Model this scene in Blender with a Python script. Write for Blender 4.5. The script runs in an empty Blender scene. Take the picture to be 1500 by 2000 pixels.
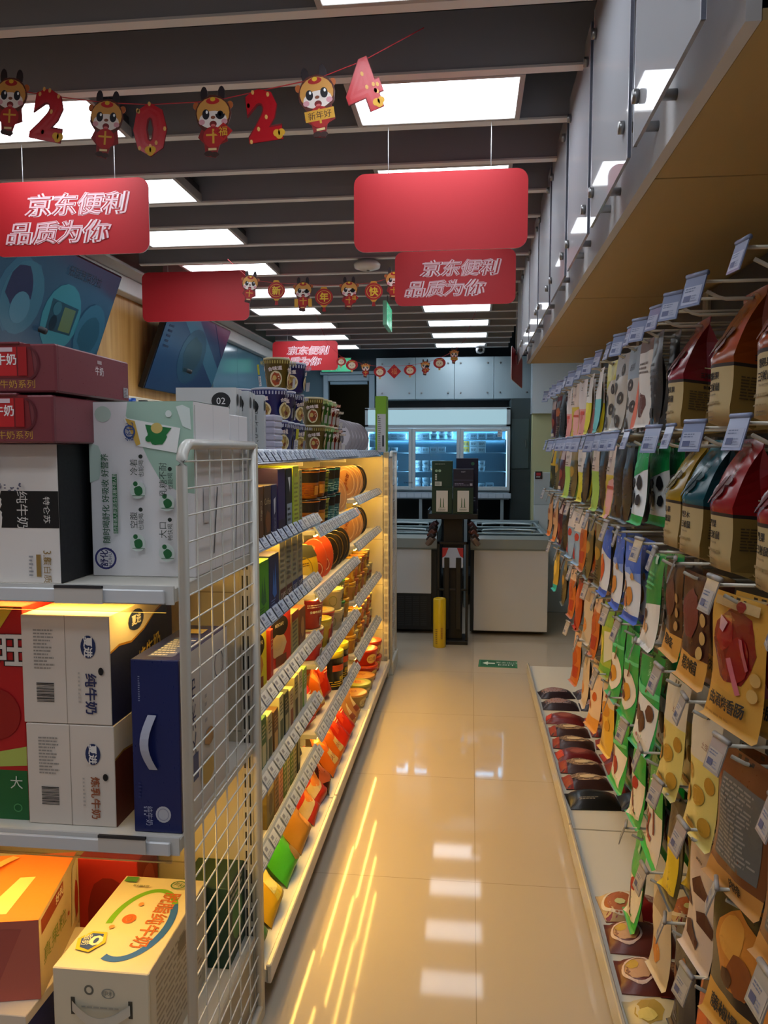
import bpy, math, random, bisect
from mathutils import Vector, Matrix
from mathutils.geometry import tessellate_polygon
PI = math.pi
S = bpy.context.scene
C = S.collection
# ------------------------------------------------------------------ camera, world, exposure
cam = bpy.data.objects.new('camera', bpy.data.cameras.new('camera'))
C.objects.link(cam)
S.camera = cam
cam.data.sensor_fit = 'HORIZONTAL'
cam.data.sensor_width = 36.0
cam.data.lens = 36.0
cam.data.clip_start = 0.02
cam.location = (0, 0, 1.5)
cam.rotation_euler = (math.radians(90 - 4.57), 0, math.atan(170 / 1500))
W = bpy.data.worlds.new('world')
S.world = W
W.use_nodes = True
W.node_tree.nodes['Background'].inputs[0].default_value = (0.55, 0.62, 0.75, 1)
W.node_tree.nodes['Background'].inputs[1].default_value = 0.28
S.view_settings.view_transform = 'Standard'
S.view_settings.look = 'None'
S.view_settings.gamma = 1
S.view_settings.exposure = -0.2
S.view_settings.use_curve_mapping = False
try:
    S.cycles.max_bounces = 7
    S.cycles.diffuse_bounces = 3
    S.cycles.glossy_bounces = 3
    S.cycles.transmission_bounces = 6
    S.cycles.transparent_max_bounces = 12
    S.cycles.sample_clamp_indirect = 4
    S.cycles.caustics_reflective = False
    S.cycles.caustics_refractive = False
except Exception:
    pass
PANEL = 9.0      # ceiling light panels
LED = 52.0        # warm strips under the gondola shelves
COOL = 9.0       # fridge lights

# ------------------------------------------------------------------ materials
def lin(c):
    return tuple(((x / 255) / 12.92 if x / 255 <= 0.04045 else (((x / 255) + 0.055) / 1.055) ** 2.4) for x in c)
_M = {}
def mat(key):
    """'rrggbb' paper, '/g' glossy film, '/p' smooth plastic, '/m' metal, '/eN' emitting, '/t' clear"""
    if key in _M:
        return _M[key]
    hx, _, fl = key.partition('/')
    col = lin(tuple(int(hx[i:i + 2], 16) for i in (0, 2, 4)))
    m = bpy.data.materials.new('m_' + key)
    m.use_nodes = True
    nt = m.node_tree
    b = nt.nodes['Principled BSDF']
    I = b.inputs
    I['Base Color'].default_value = (*col, 1)
    I['Roughness'].default_value = 0.55
    if fl.startswith('e'):
        I['Emission Color'].default_value = (*col, 1)
        I['Emission Strength'].default_value = float(fl[1:])
        I['Base Color'].default_value = (0.8, 0.8, 0.8, 1) if float(fl[1:]) > 1 else (*[c * .15 for c in col], 1)
        I['Roughness'].default_value = 0.2
    elif fl in ('t', 'f'):
        nt.nodes.remove(b)
        out = nt.nodes['Material Output']
        tr = nt.nodes.new('ShaderNodeBsdfTransparent')
        tr.inputs[0].default_value = (*col, 1)
        gl = nt.nodes.new('ShaderNodeBsdfGlossy')
        gl.inputs['Roughness'].default_value = 0.03
        fr = nt.nodes.new('ShaderNodeFresnel')
        fr.inputs[0].default_value = 1.5
        mx = nt.nodes.new('ShaderNodeMixShader')
        nt.links.new(fr.outputs[0], mx.inputs[0])
        nt.links.new(tr.outputs[0], mx.inputs[1])
        nt.links.new(gl.outputs[0], mx.inputs[2])
        last = mx
        if fl == 'f':       # slightly milky acrylic
            df = nt.nodes.new('ShaderNodeBsdfDiffuse'); df.inputs[0].default_value = (*col, 1)
            ms = nt.nodes.new('ShaderNodeMixShader'); ms.inputs[0].default_value = .36
            nt.links.new(mx.outputs[0], ms.inputs[1]); nt.links.new(df.outputs[0], ms.inputs[2]); last = ms
        nt.links.new(last.outputs[0], out.inputs[0])
    else:
        if fl == 'g':
            r = 0.3
        elif fl == 'p':
            r = 0.22
        elif fl == 'm':
            r = 0.3
            I['Metallic'].default_value = 0.85
        elif fl == 's':
            r = 0.12
        else:
            r = 0.55
        n = nt.nodes.new('ShaderNodeTexNoise')
        n.inputs['Scale'].default_value = 35
        mr = nt.nodes.new('ShaderNodeMapRange')
        mr.inputs['To Min'].default_value = max(0.03, r - 0.06)
        mr.inputs['To Max'].default_value = r + 0.06
        nt.links.new(n.outputs['Fac'], mr.inputs['Value'])
        nt.links.new(mr.outputs[0], I['Roughness'])
    _M[key] = m
    return m

# ------------------------------------------------------------------ mesh building
_T = {}
def glyphs(s, bold=0.0):
    k = (s, bold)
    if k in _T:
        return _T[k]
    cu = bpy.data.curves.new('tmp', 'FONT')
    cu.body = s
    cu.resolution_u = 2
    cu.size = 1
    o = bpy.data.objects.new('tmp', cu)
    C.objects.link(o)
    vs = []; fs = []
    for stroke in ((0, 1) if bold > 0 else (0,)):
        if stroke:      # thicken: a flat band along every outline
            cu.fill_mode = 'NONE'; cu.bevel_depth = bold; cu.bevel_resolution = 0
        dg = bpy.context.evaluated_depsgraph_get()
        ev = o.evaluated_get(dg)
        me = ev.to_mesh()
        b = len(vs)
        vs += [(v.co.x, v.co.y, v.co.z / bold if stroke else 0) for v in me.vertices]
        fs += [tuple(i + b for i in p.vertices) for p in me.polygons]
        ev.to_mesh_clear()
    bpy.data.objects.remove(o)
    bpy.data.curves.remove(cu)
    if vs:
        x0 = min(v[0] for v in vs); x1 = max(v[0] for v in vs)
        y0 = min(v[1] for v in vs); y1 = max(v[1] for v in vs)
        h = y1 - y0 or 1
        if '\n' in s:
            h /= (s.count('\n') + 1) * 1.1
        vs = [((v[0] - (x0 + x1) / 2) / h, (v[1] - (y0 + y1) / 2) / h, v[2]) for v in vs]
    _T[k] = (vs, fs)
    return _T[k]

class MB:
    def __init__(s):
        s.v = []; s.f = []; s.m = []; s.sm = []; s.keys = []
    def mi(s, key):
        if key not in s.keys:
            s.keys.append(key)
        return s.keys.index(key)
    def add(s, vs, fs, key, smooth=False, M=None):
        b = len(s.v)
        if M is not None:
            vs = [M @ Vector(v) for v in vs]
        s.v += [tuple(v) for v in vs]
        k = s.mi(key)
        for f in fs:
            s.f.append(tuple(i + b for i in f)); s.m.append(k); s.sm.append(smooth)
    def box(s, x0, y0, z0, x1, y1, z1, key, bev=0.0, M=None):
        if bev > 0:
            b = min(bev, abs(x1 - x0) * .45, abs(y1 - y0) * .45, abs(z1 - z0) * .45)
            X = (x0, x1); Y = (y0, y1); Z = (z0, z1); vs = []
            idx = {}
            for i in (0, 1):
                for j in (0, 1):
                    for k in (0, 1):
                        sx, sy, sz = (1 - 2 * i) * b, (1 - 2 * j) * b, (1 - 2 * k) * b
                        for a, p in enumerate(((X[i], Y[j] + sy, Z[k] + sz), (X[i] + sx, Y[j], Z[k] + sz), (X[i] + sx, Y[j] + sy, Z[k]))):
                            idx[i, j, k, a] = len(vs); vs.append(p)
            g = lambda i, j, k, a: idx[i, j, k, a]
            fs = []
            for i in (0, 1):
                fs.append([g(i, 0, 0, 0), g(i, 0, 1, 0), g(i, 1, 1, 0), g(i, 1, 0, 0)][::(1 if i == 0 else -1)])
                fs.append([g(0, i, 0, 1), g(1, i, 0, 1), g(1, i, 1, 1), g(0, i, 1, 1)][::(1 if i == 0 else -1)])
                fs.append([g(0, 0, i, 2), g(0, 1, i, 2), g(1, 1, i, 2), g(1, 0, i, 2)][::(1 if i == 0 else -1)])
            for a in (0, 1):
                for c in (0, 1):
                    fs.append([g(0, a, c, 1), g(1, a, c, 1), g(1, a, c, 2), g(0, a, c, 2)])
                    fs.append([g(a, 0, c, 0), g(a, 1, c, 0), g(a, 1, c, 2), g(a, 0, c, 2)])
                    fs.append([g(a, c, 0, 0), g(a, c, 1, 0), g(a, c, 1, 1), g(a, c, 0, 1)])
                    for e in (0, 1):
                        fs.append([g(a, c, e, 0), g(a, c, e, 1), g(a, c, e, 2)])
            s.add(vs, fs, key, False, M)
            return
        vs = [(x, y, z) for x in (x0, x1) for y in (y0, y1) for z in (z0, z1)]
        s.add(vs, [(0, 1, 3, 2), (4, 6, 7, 5), (0, 4, 5, 1), (2, 3, 7, 6), (0, 2, 6, 4), (1, 5, 7, 3)], key, False, M)
    def tube(s, pts, r, key, n=8, cap=True, M=None):
        pts = [Vector(p) for p in pts]
        vs = []; fs = []
        up = Vector((0, 0, 1))
        for i, p in enumerate(pts):
            d = (pts[min(i + 1, len(pts) - 1)] - pts[max(i - 1, 0)]).normalized()
            a = d.cross(up)
            if a.length < 0.05:
                a = d.cross(Vector((0, 1, 0)))
            a.normalize(); b = a.cross(d)
            for k in range(n):
                t = 2 * PI * k / n
                vs.append(p + a * (r * math.cos(t)) + b * (r * math.sin(t)))
        for i in range(len(pts) - 1):
            for k in range(n):
                fs.append((i * n + k, i * n + (k + 1) % n, (i + 1) * n + (k + 1) % n, (i + 1) * n + k))
        if cap:
            fs.append(tuple(range(n))[::-1]); fs.append(tuple((len(pts) - 1) * n + k for k in range(n)))
        s.add(vs, fs, key, n > 5, M)
    def lathe(s, prof, key, n=28, M=None, smooth=True, sy=1.0):
        vs = []; fs = []
        for r, z in prof:
            for k in range(n):
                t = 2 * PI * k / n
                vs.append((r * math.cos(t), sy * r * math.sin(t), z))
        for i in range(len(prof) - 1):
            for k in range(n):
                fs.append((i * n + k, i * n + (k + 1) % n, (i + 1) * n + (k + 1) % n, (i + 1) * n + k))
        if prof[0][0] > 1e-5: fs.append(tuple(range(n))[::-1])
        if prof[-1][0] > 1e-5: fs.append(tuple((len(prof) - 1) * n + k for k in range(n)))
        s.add(vs, fs, key, smooth, M)
    def prism(s, pts, z0, z1, key, M=None, side=None):
        n = len(pts)
        vs = [(p[0], p[1], z0) for p in pts] + [(p[0], p[1], z1) for p in pts]
        tr = tessellate_polygon([[Vector((p[0], p[1], 0)) for p in pts]])
        s.add(vs, [tuple(t[::-1]) for t in tr] + [tuple(i + n for i in t) for t in tr], key, False, M)
        s.add(vs, [(i, (i + 1) % n, n + (i + 1) % n, n + i) for i in range(n)], side or key, False, M)
    def build(s, name, parent=None, loc=None, rz=None):
        me = bpy.data.meshes.new(name)
        me.from_pydata(s.v, [], s.f)
        for k in s.keys:
            me.materials.append(mat(k) if isinstance(k, str) else k)
        me.polygons.foreach_set('material_index', s.m)
        me.polygons.foreach_set('use_smooth', s.sm)
        me.update()
        o = bpy.data.objects.new(name, me)
        C.objects.link(o)
        if parent: o.parent = parent
        if loc: o.location = loc
        if rz is not None: o.rotation_euler = (0, 0, rz)
        return o

# ------------------------------------------------------------------ printing on surfaces
def planar(o, u, v, n):
    o, u, v, n = Vector(o), Vector(u), Vector(v), Vector(n)
    return lambda a, b: (o + u * a + v * b, n)
def grid(P, flip=1, vl=None):
    """P[j][i] points, i along u, j along v; vl gives the v of every row"""
    nj = len(P) - 1; ni = len(P[0]) - 1
    def f(a, b):
        a = min(max(a, 0), 1) * ni
        i = min(int(a), ni - 1)
        if vl:
            j = min(max(bisect.bisect_right(vl, b) - 1, 0), nj - 1)
            b = (b - vl[j]) / (vl[j + 1] - vl[j])
        else:
            b = min(max(b, 0), 1) * nj
            j = min(int(b), nj - 1); b -= j
        a -= i
        p00, p10, p01, p11 = P[j][i], P[j][i + 1], P[j + 1][i], P[j + 1][i + 1]
        p = p00 * (1 - a) * (1 - b) + p10 * a * (1 - b) + p01 * (1 - a) * b + p11 * a * b
        du = (p10 - p00) * (1 - b) + (p11 - p01) * b
        dv = (p01 - p00) * (1 - a) + (p11 - p10) * a
        n = du.cross(dv)
        return p, (n.normalized() if n.length > 1e-12 else Vector((0, -1, 0))) * flip
    return f
def ell(cu, cv, ru, rv, n=20, a0=0, a1=360, rot=0):
    out = []
    for k in range(n):
        t = math.radians(a0 + (a1 - a0) * k / n)
        out.append((cu + ru * math.cos(t), cv + rv * math.sin(t)))
    return out
def blob(cu, cv, ru, rv, seed, n=14, rough=.25):
    R = random.Random(seed)
    return [(cu + ru * (1 - rough * R.random()) * math.cos(2 * PI * k / n), cv + rv * (1 - rough * R.random()) * math.sin(2 * PI * k / n)) for k in range(n)]
def prints(mb, f, Wd, Hd, ops, dl=0.0004, flat=True, step=0.018, M=None):
    k = 0
    def put(pts, tris, key, kk):
        if not flat:
            # split triangles until they are short enough to follow the curve
            pts = list(pts); out = []
            st = list(tris); g = 0
            cache = {}
            while st and g < 6000:
                g += 1
                t = st.pop()
                L = []
                for a in range(3):
                    p, q = pts[t[a]], pts[t[(a + 1) % 3]]
                    L.append(math.hypot((p[0] - q[0]) * Wd, (p[1] - q[1]) * Hd))
                a = L.index(max(L))
                if L[a] <= step:
                    out.append(t); continue
                i0, i1, i2 = t[a], t[(a + 1) % 3], t[(a + 2) % 3]
                ke = (min(i0, i1), max(i0, i1))
                if ke not in cache:
                    cache[ke] = len(pts)
                    pts.append(tuple((a_ + b_) / 2 for a_, b_ in zip(pts[i0], pts[i1])))
                m_ = cache[ke]
                st.append((i0, m_, i2)); st.append((m_, i1, i2))
            tris = out
        vs = []
        for q in pts:
            p, n = f(q[0], q[1])
            vs.append(p + n * (dl * (kk + (.35 * q[2] if len(q) > 2 else 0))))
        mb.add(vs, tris, key, False, M)
    def poly(pts, key, kk):
        pts = list(pts)
        tr = tessellate_polygon([[Vector((p[0] * Wd, p[1] * Hd, 0)) for p in pts]])
        ar = sum(pts[i][0] * pts[(i + 1) % len(pts)][1] - pts[(i + 1) % len(pts)][0] * pts[i][1] for i in range(len(pts)))
        put(pts, [tuple(t) for t in tr], key, kk)
    for op in ops:
        k += 1
        c = op[0]
        if c == 'R':
            _, a, b, c2, d, key = op
            poly([(a, b), (c2, b), (c2, d), (a, d)], key, k)
        elif c == 'E':
            _, cu, cv, ru, rv, key = op
            poly(ell(cu, cv, ru, rv * 1.0, 18), key, k)
        elif c == 'P':
            poly(op[1], op[2], k)
        elif c == 'B':
            _, cu, cv, ru, rv, key, seed = op
            poly(blob(cu, cv, ru, rv, seed), key, k)
        elif c == 'O':      # ring
            _, cu, cv, ru, rv, th, key = op[:7]
            a0, a1 = (op[7], op[8]) if len(op) > 7 else (0, 360)
            n = 24; pts = []; tr = []
            for i in range(n + 1):
                t = math.radians(a0 + (a1 - a0) * i / n)
                pts.append((cu + ru * math.cos(t), cv + rv * math.sin(t)))
                pts.append((cu + (ru - th / Wd) * math.cos(t), cv + (rv - th / Hd) * math.sin(t)))
            for i in range(n):
                tr += [(2 * i, 2 * i + 2, 2 * i + 1), (2 * i + 1, 2 * i + 2, 2 * i + 3)]
            put(pts, tr, key, k)
        elif c == 'T':      # ('T', text, cu, cv, height, key, rot, stretch, bold, shear)
            _, s_, cu, cv, h, key = op[:6]
            rot, sx, bold, sh = (list(op[6:]) + [0, 1, 0, 0][len(op) - 6:])[:4]
            vs, fs = glyphs(s_, bold)
            H = h * Hd; cr, sr = math.cos(math.radians(rot)), math.sin(math.radians(rot))
            pts = []
            for x, y, hz in vs:
                x = (x + sh * y) * H * sx; y = y * H
                pts.append((cu + (x * cr - y * sr) / Wd, cv + (x * sr + y * cr) / Hd, hz))
            tr = []
            for q in fs:
                for i in range(1, len(q) - 1):
                    tr.append((q[0], q[i], q[i + 1])) if len(q) <= 4 else None
                if len(q) > 4:
                    for t in tessellate_polygon([[Vector((vs[i][0], vs[i][1], 0)) for i in q]]):
                        tr.append(tuple(q[i] for i in t))
            put(pts, tr, key, k)
        elif c == 'L':      # rows of fine print ('L',u0,v0,u1,v1,n,key)
            _, a, b, c2, d, n, key = op[:7]
            R = random.Random(int(a * 977 + b * 131 + n))
            pts = []; tr = []
            for i in range(n):
                y0 = b + (d - b) * (i + .2) / n; y1 = b + (d - b) * (i + .65) / n
                x = a
                e = a + (c2 - a) * R.uniform(.6, 1)
                while x < e:
                    w = (c2 - a) * R.uniform(.05, .22)
                    q = len(pts)
                    xe = min(x + w, e)
                    pts += [(x, y0), (xe, y0), (xe, y1), (x, y1)]
                    tr += [(q, q + 1, q + 2), (q, q + 2, q + 3)]
                    x += w + (c2 - a) * .03
            put(pts, tr, key, k)
        elif c == 'K':      # barcode ('K',u0,v0,u1,v1,horizontal)
            _, a, b, c2, d, hz = op
            R = random.Random(7)
            n = 14; pts = []; tr = []
            for i in range(n):
                q = len(pts); w = R.uniform(.3, .8)
                if hz:
                    y0 = b + (d - b) * i / n; y1 = y0 + (d - b) * w / n
                    pts += [(a, y0), (c2, y0), (c2, y1), (a, y1)]
                else:
                    x0 = a + (c2 - a) * i / n; x1 = x0 + (c2 - a) * w / n
                    pts += [(x0, b), (x1, b), (x1, d), (x0, d)]
                tr += [(q, q + 1, q + 2), (q, q + 2, q + 3)]
            put(pts, tr, '15151a', k)

# ------------------------------------------------------------------ naming helpers
def tag(o, label=None, cat=None, group=None, kind=None):
    if label: o['label'] = label
    if cat: o['category'] = cat
    if group: o['group'] = group
    if kind: o['kind'] = kind
    return o
def thing(name, label, cat, loc=(0, 0, 0), rz=0, group=None):
    o = bpy.data.objects.new(name, None)
    o.empty_display_size = .05
    C.objects.link(o)
    o.location = loc; o.rotation_euler = (0, 0, rz)
    return tag(o, label, cat, group)
def struct(mb, name):
    return tag(mb.build(name), kind='structure')
def copy_tree(o, parent=None):
    c = o.copy(); C.objects.link(c)
    if parent: c.parent = parent
    for ch in o.children:
        copy_tree(ch, c)
    return c
_proto = {}
def place(key, make, loc, rot=(0, 0, 0), label=None, cat=None, group=None, name=None):
    """first use of a kind moves the original itself, later uses copy it with its parts"""
    if key in _proto:
        o = copy_tree(_proto[key])
    else:
        o = make(); _proto[key] = o
        if name: o.name = name
    o.location = loc; o.rotation_euler = rot
    for k in ('group',):
        if k in o: del o[k]
    return tag(o, label, cat, group)
ORD = ['first', 'second', 'third', 'fourth', 'fifth', 'sixth', 'seventh', 'eighth', 'ninth', 'tenth', 'eleventh', 'twelfth', 'thirteenth', 'fourteenth', 'fifteenth', 'sixteenth', 'seventeenth', 'eighteenth']

# ================================================================== SETTING
def floor_mat():
    m = bpy.data.materials.new('floor_tiles'); m.use_nodes = True
    nt = m.node_tree; b = nt.nodes['Principled BSDF']
    tc = nt.nodes.new('ShaderNodeTexCoord'); mp = nt.nodes.new('ShaderNodeMapping')
    mp.inputs['Location'].default_value = (-.027 / .853, -2.585 / .853, 0)
    mp.inputs['Scale'].default_value = (1 / .853,) * 3
    br = nt.nodes.new('ShaderNodeTexBrick')
    br.offset = 0; br.squash = 1
    br.inputs['Scale'].default_value = 1
    br.inputs['Brick Width'].default_value = 1
    br.inputs['Row Height'].default_value = 1
    br.inputs['Mortar Size'].default_value = 0.0016
    br.inputs['Mortar Smooth'].default_value = 0.1
    c = lin((196, 182, 162))
    br.inputs['Color1'].default_value = (*c, 1)
    br.inputs['Color2'].default_value = (*[x * .97 for x in c], 1)
    br.inputs['Mortar'].default_value = (*lin((160, 145, 122)), 1)
    no = nt.nodes.new('ShaderNodeTexNoise'); no.inputs['Scale'].default_value = 3.5
    mr = nt.nodes.new('ShaderNodeMapRange'); mr.inputs['To Min'].default_value = .035; mr.inputs['To Max'].default_value = .07
    b.inputs['Specular IOR Level'].default_value = .22
    L = nt.links.new
    L(tc.outputs['Object'], mp.inputs[0]); L(mp.outputs[0], br.inputs[0]); L(br.outputs[0], b.inputs['Base Color'])
    L(no.outputs[0], mr.inputs[0]); L(mr.outputs[0], b.inputs['Roughness'])
    return m
def wood_mat():
    m = bpy.data.materials.new('wood_wall'); m.use_nodes = True
    nt = m.node_tree; b = nt.nodes['Principled BSDF']
    tc = nt.nodes.new('ShaderNodeTexCoord'); mp = nt.nodes.new('ShaderNodeMapping')
    mp.inputs['Scale'].default_value = (14, 14, .8)
    no = nt.nodes.new('ShaderNodeTexNoise'); no.inputs['Scale'].default_value = 1.6; no.inputs['Detail'].default_value = 5
    cr = nt.nodes.new('ShaderNodeValToRGB')
    cr.color_ramp.elements[0].color = (*lin((176, 128, 62)), 1); cr.color_ramp.elements[0].position = .3
    cr.color_ramp.elements[1].color = (*lin((206, 160, 92)), 1); cr.color_ramp.elements[1].position = .7
    L = nt.links.new
    L(tc.outputs['Object'], mp.inputs[0]); L(mp.outputs[0], no.inputs[0]); L(no.outputs[0], cr.inputs[0]); L(cr.outputs[0], b.inputs['Base Color'])
    b.inputs['Roughness'].default_value = .45
    return m
FLOOR = floor_mat(); WOOD = wood_mat()
m = MB(); m.box(-3, -1.2, -.1, 2.2, 8.4, 0, FLOOR); struct(m, 'floor')
# ceiling: dark plenum with deep grey baffles hanging under it
m = MB(); m.box(-3, -1.2, 2.92, 2.2, 8.4, 3.0, '0b0d14'); ceil = struct(m, 'ceiling')
SLY = [1.806 - .32 * 8 + .3205 * i for i in range(28) if 1.806 - .32 * 8 + .3205 * i < 7.8]
m = MB(); m.box(-1.78, -.013, 2.5, .344, .013, 2.65, 'a6a6aa'); m.box(-1.78, -.0165, 2.494, .344, .0165, 2.5005, 'efebe6')
bf = m.build('baffle', ceil, (0, SLY[0], 0))
for y in SLY[1:]:
    c = bf.copy(); C.objects.link(c); c.parent = ceil; c.location = (0, y, 0)
# pipes in the void above
m = MB()
for x in (-1.5, -1.1, -.7, -.2):
    m.tube([(x, -1, 2.8), (x, 7.8, 2.8)], .022, '3a4048')
m.box(-1.35, -1, 2.76, -1.25, 7.8, 2.82, '20242c'); m.box(-.55, -1, 2.77, -.43, 7.8, 2.83, '23272e')
tag(m.build('pipe_run'), 'dark pipes and cable trays above the ceiling baffles', 'pipes')
# left wall: wood, blue panels, cornice
m = MB(); m.box(-2.1, -1.2, 0, -1.97, 5.72, 2.37, WOOD); m.box(-2.1, -1.2, 2.37, -2.0, 8.2, 3.0, 'c9c0b4'); struct(m, 'wall_left')
m = MB()
for i in range(4):
    m.box(-2.08, 5.72 + i * .62, 0, -1.955, 5.72 + i * .62 + .616, 2.37, '5f8498/s')
struct(m, 'trim_1')
m = MB(); m.box(-2.0, -1.2, 2.37, -1.9, 8.2, 2.46, 'd8d6d4', .004); m.box(-1.93, -1.2, 2.46, -1.80, 8.2, 2.475, 'c4c0bb'); struct(m, 'trim_2')
m = MB(); m.box(-1.97, 3.2, 1.62, -1.86, 6.2, 1.80, 'd9cfb4', .004); struct(m, 'trim_3')
# back wall with door
m = MB()
m.box(-2.1, 8.2, 0, -1.56, 8.3, 3.0, '5f7f90'); m.box(-1.56, 8.2, 2.3, -1.03, 8.3, 3.0, '47606e'); m.box(-1.03, 8.2, 0, 2.2, 8.3, 3.0, '49626e')
struct(m, 'wall_back')
m = MB()
m.box(-1.57, 8.12, 0, -1.52, 8.2, 2.30, 'a9c3d4', .003); m.box(-1.08, 8.12, 0, -1.02, 8.2, 2.30, 'a9c3d4', .003)
m.box(-1.52, 8.12, 2.235, -1.08, 8.2, 2.30, 'a9c3d4', .003); m.box(-1.6, 8.10, 2.30, -1.0, 8.2, 2.335, '9fbccc', .003)
d1 = struct(m, 'door_1')
m = MB(); m.box(-1.50, 8.14, 2.2, -1.10, 8.17, 2.234, '8fb0c2', .002); m.build('door_track', d1)
m = MB()
m.box(-2.2, 8.3, -.05, -.6, 8.34, 0, '3a3a30'); m.box(-1.9, 10.0, 0, -.7, 10.05, 2.5, '4a4a34')
m.box(-1.95, 8.3, 0, -1.9, 10.0, 2.5, '45452f'); m.box(-.7, 8.3, 0, -.65, 10.0, 2.5, '45452f'); m.box(-1.95, 8.3, 2.5, -.65, 10.0, 2.55, '55553c')
struct(m, 'wall_backroom')
m = MB(); m.lathe([(.0, 0), (.07, 0), (.075, .02)], 'fff2d0/e6'); tag(m.build('downlight', loc=(-1.32, 9.3, 2.48)), 'round warm downlight on the dark room ceiling through the doorway', 'ceiling light')
# right: wall, far cabinets' wall, bulkhead
m = MB(); m.box(1.25, -1.2, 0, 1.35, 8.2, 3.0, 'b9b7a8'); struct(m, 'wall_right')
m = MB(); m.box(.56, 7.25, 0, 1.25, 7.4, 1.84, 'c3c89c'); m.box(.55, 7.2, 1.84, 1.25, 7.4, 2.6, 'd6e4ee/s'); struct(m, 'trim_4')
bh = tag(bpy.data.objects.new('trim_5', None), kind='structure'); C.objects.link(bh)
m = MB(); m.box(.345, 1.08, 2.05, .365, 5.0, 2.62, 'f0f0f2'); m.build('fascia_board', bh)
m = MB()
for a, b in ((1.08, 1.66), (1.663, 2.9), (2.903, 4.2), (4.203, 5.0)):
    m.box(.366, a, 2.05, 1.25, b - .003, 2.065, 'cdb27c')  # tan paints yellow bounce light into a soffit taken as white
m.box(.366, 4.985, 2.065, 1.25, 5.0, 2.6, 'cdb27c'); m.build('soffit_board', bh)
m = MB(); m.box(.375, -.8, 2.10, .40, 1.075, 2.62, 'dedee2/p', .003); m.box(.40, -.8, 2.10, 1.25, 1.075, 2.115, 'b8b4aa'); m.build('fascia_board', bh)
# acrylic panes on stand-offs in front of the fascia
gy = [(.55, 1.0), (1.05, 1.46), (1.51, 1.96), (2.01, 2.42), (2.48, 2.91), (2.97, 3.42), (3.48, 3.95), (4.0, 4.48), (4.53, 4.98)]
for i, (a, b) in enumerate(gy):
    t = thing('acrylic_panel', 'clear acrylic pane on metal stand-offs before the white fascia, %s from the entrance side' % ORD[i], 'acrylic panel', (.285, a, 2.04), 0, 'acrylic panes along the bulkhead')
    m = MB(); m.box(-.003, 0, 0, .003, b - a, .505, 'eef0f6/f'); m.build('pane', t)
    for q in (0, b - a - .003):
        m = MB(); m.box(-.0035, q, 0, .0035, q + .003, .505, 'd0d0da/p'); m.build('polished_edge', t)
    for yy in (.04, b - a - .04):
        for zz in (.07, .43):
            m = MB(); m.tube([(-.01, yy, zz), (.06, yy, zz)], .0095, 'a8a8a8/m', 12); m.tube([(-.014, yy, zz), (-.004, yy, zz)], .012, '8c8c8c/m', 12)
            m.build('standoff', t)
# ------------------------------------------------------------------ ceiling light panels
def light():
    t = thing('ceiling_light', '', 'ceiling light')
    m = MB()
    for x0, x1, y0, y1 in ((-.245, -.23, -.142, .142), (.23, .245, -.142, .142), (-.23, .23, -.142, -.128), (-.23, .23, .128, .142)):
        m.box(x0, y0, -.004, x1, y1, .03, 'b4afaa', .001)
    m.build('frame', t)
    m = MB(); m.box(-.23, -.128, .002, .23, .128, .03, 'eef6ff/e%g' % PANEL); m.build('diffuser', t)
    m = MB(); m.box(-.238, -.136, .031, .238, .136, .06, '3a3c42'); m.build('housing', t)
    return t
def sl(k):
    return SLY[k] + .16
cols = [('middle', -.11, [1.6, 2.275, 2.94, 3.6, 4.25, 5.45, 6.02, 6.72, 7.3]), ('left', -1.33, [.95, 2.27, 2.89, 3.5, 4.13, 4.79, 5.44, 6.05, 6.7, 7.3])]
cols[0][2][:0] = [-.6, .3, .95]; cols[1][2][:0] = [-.6, .3]  # unseen panels over and behind the camera, added as fill light
for cn, cx, ys in cols:
    for i, y in enumerate(ys):
        k = min(range(len(SLY)), key=lambda q: abs(SLY[q] + .16 - y))
        place('light', light, (cx, SLY[k] + .16, 2.497), label='square white ceiling light panel, %s from entrance in the %s column' % (ORD[i], cn), cat='ceiling light', group='ceiling light panels')
# ------------------------------------------------------------------ far end: wall cabinets, dark cupboard, fridge, freezers
for i, (x0, x1) in enumerate(((-.95, -.559), (-.556, -.174), (-.171, .212), (.215, .594))):
    t = thing('wall_cabinet', ['glossy white wall cupboard beside the doorway', 'second glossy white wall cupboard from the doorway', 'third glossy white wall cupboard from the doorway', 'rightmost glossy white wall cupboard above the dark locker'][i], 'cabinet', ((x0 + x1) / 2, 7.7, 2.01), 0, 'white wall cupboards at the back')
    w = (x1 - x0) / 2
    m = MB(); m.box(-w, .015, 0, w, .45, .41, 'b9c6cc', .002); m.build('body', t)
    m = MB(); m.box(-w, -.003, 0, w, .014, .41, 'a2b8c2/s', .002); d = m.build('door', t)
    for px in (-w + .06, w - .06):
        for pz in (.06, .35):
            m = MB(); m.tube([(px, -.012, pz), (px, -.003, pz)], .009, '9a9a9a/m', 10); m.build('bolt', d)
m = MB(); m.box(-1.0, 7.95, 1.9, .6, 8.18, 2.01, '2a3338'); m.box(-1.0, 8.0, 0, .38, 8.18, 1.9, '2c363c'); struct(m, 'trim_6')
t = thing('storage_locker', 'dark grey tall locker standing right of the glass door fridge', 'cabinet', (.46, 7.4, 0))
m = MB(); m.box(-.09, 0, 0, .10, .55, 1.99, '37484c', .003); m.build('body', t)
m = MB(); m.box(-.085, -.012, 1.33, .08, 0, 1.80, '42565a', .003); d = m.build('door', t)
m = MB(); m.box(.045, -.022, 1.53, .055, -.012, 1.60, '8fa0a4/m'); m.build('handle', d)
m = MB(); m.box(-.085, -.012, .05, .10, 0, 1.32, '2b393c', .003); m.build('door', t)

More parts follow.
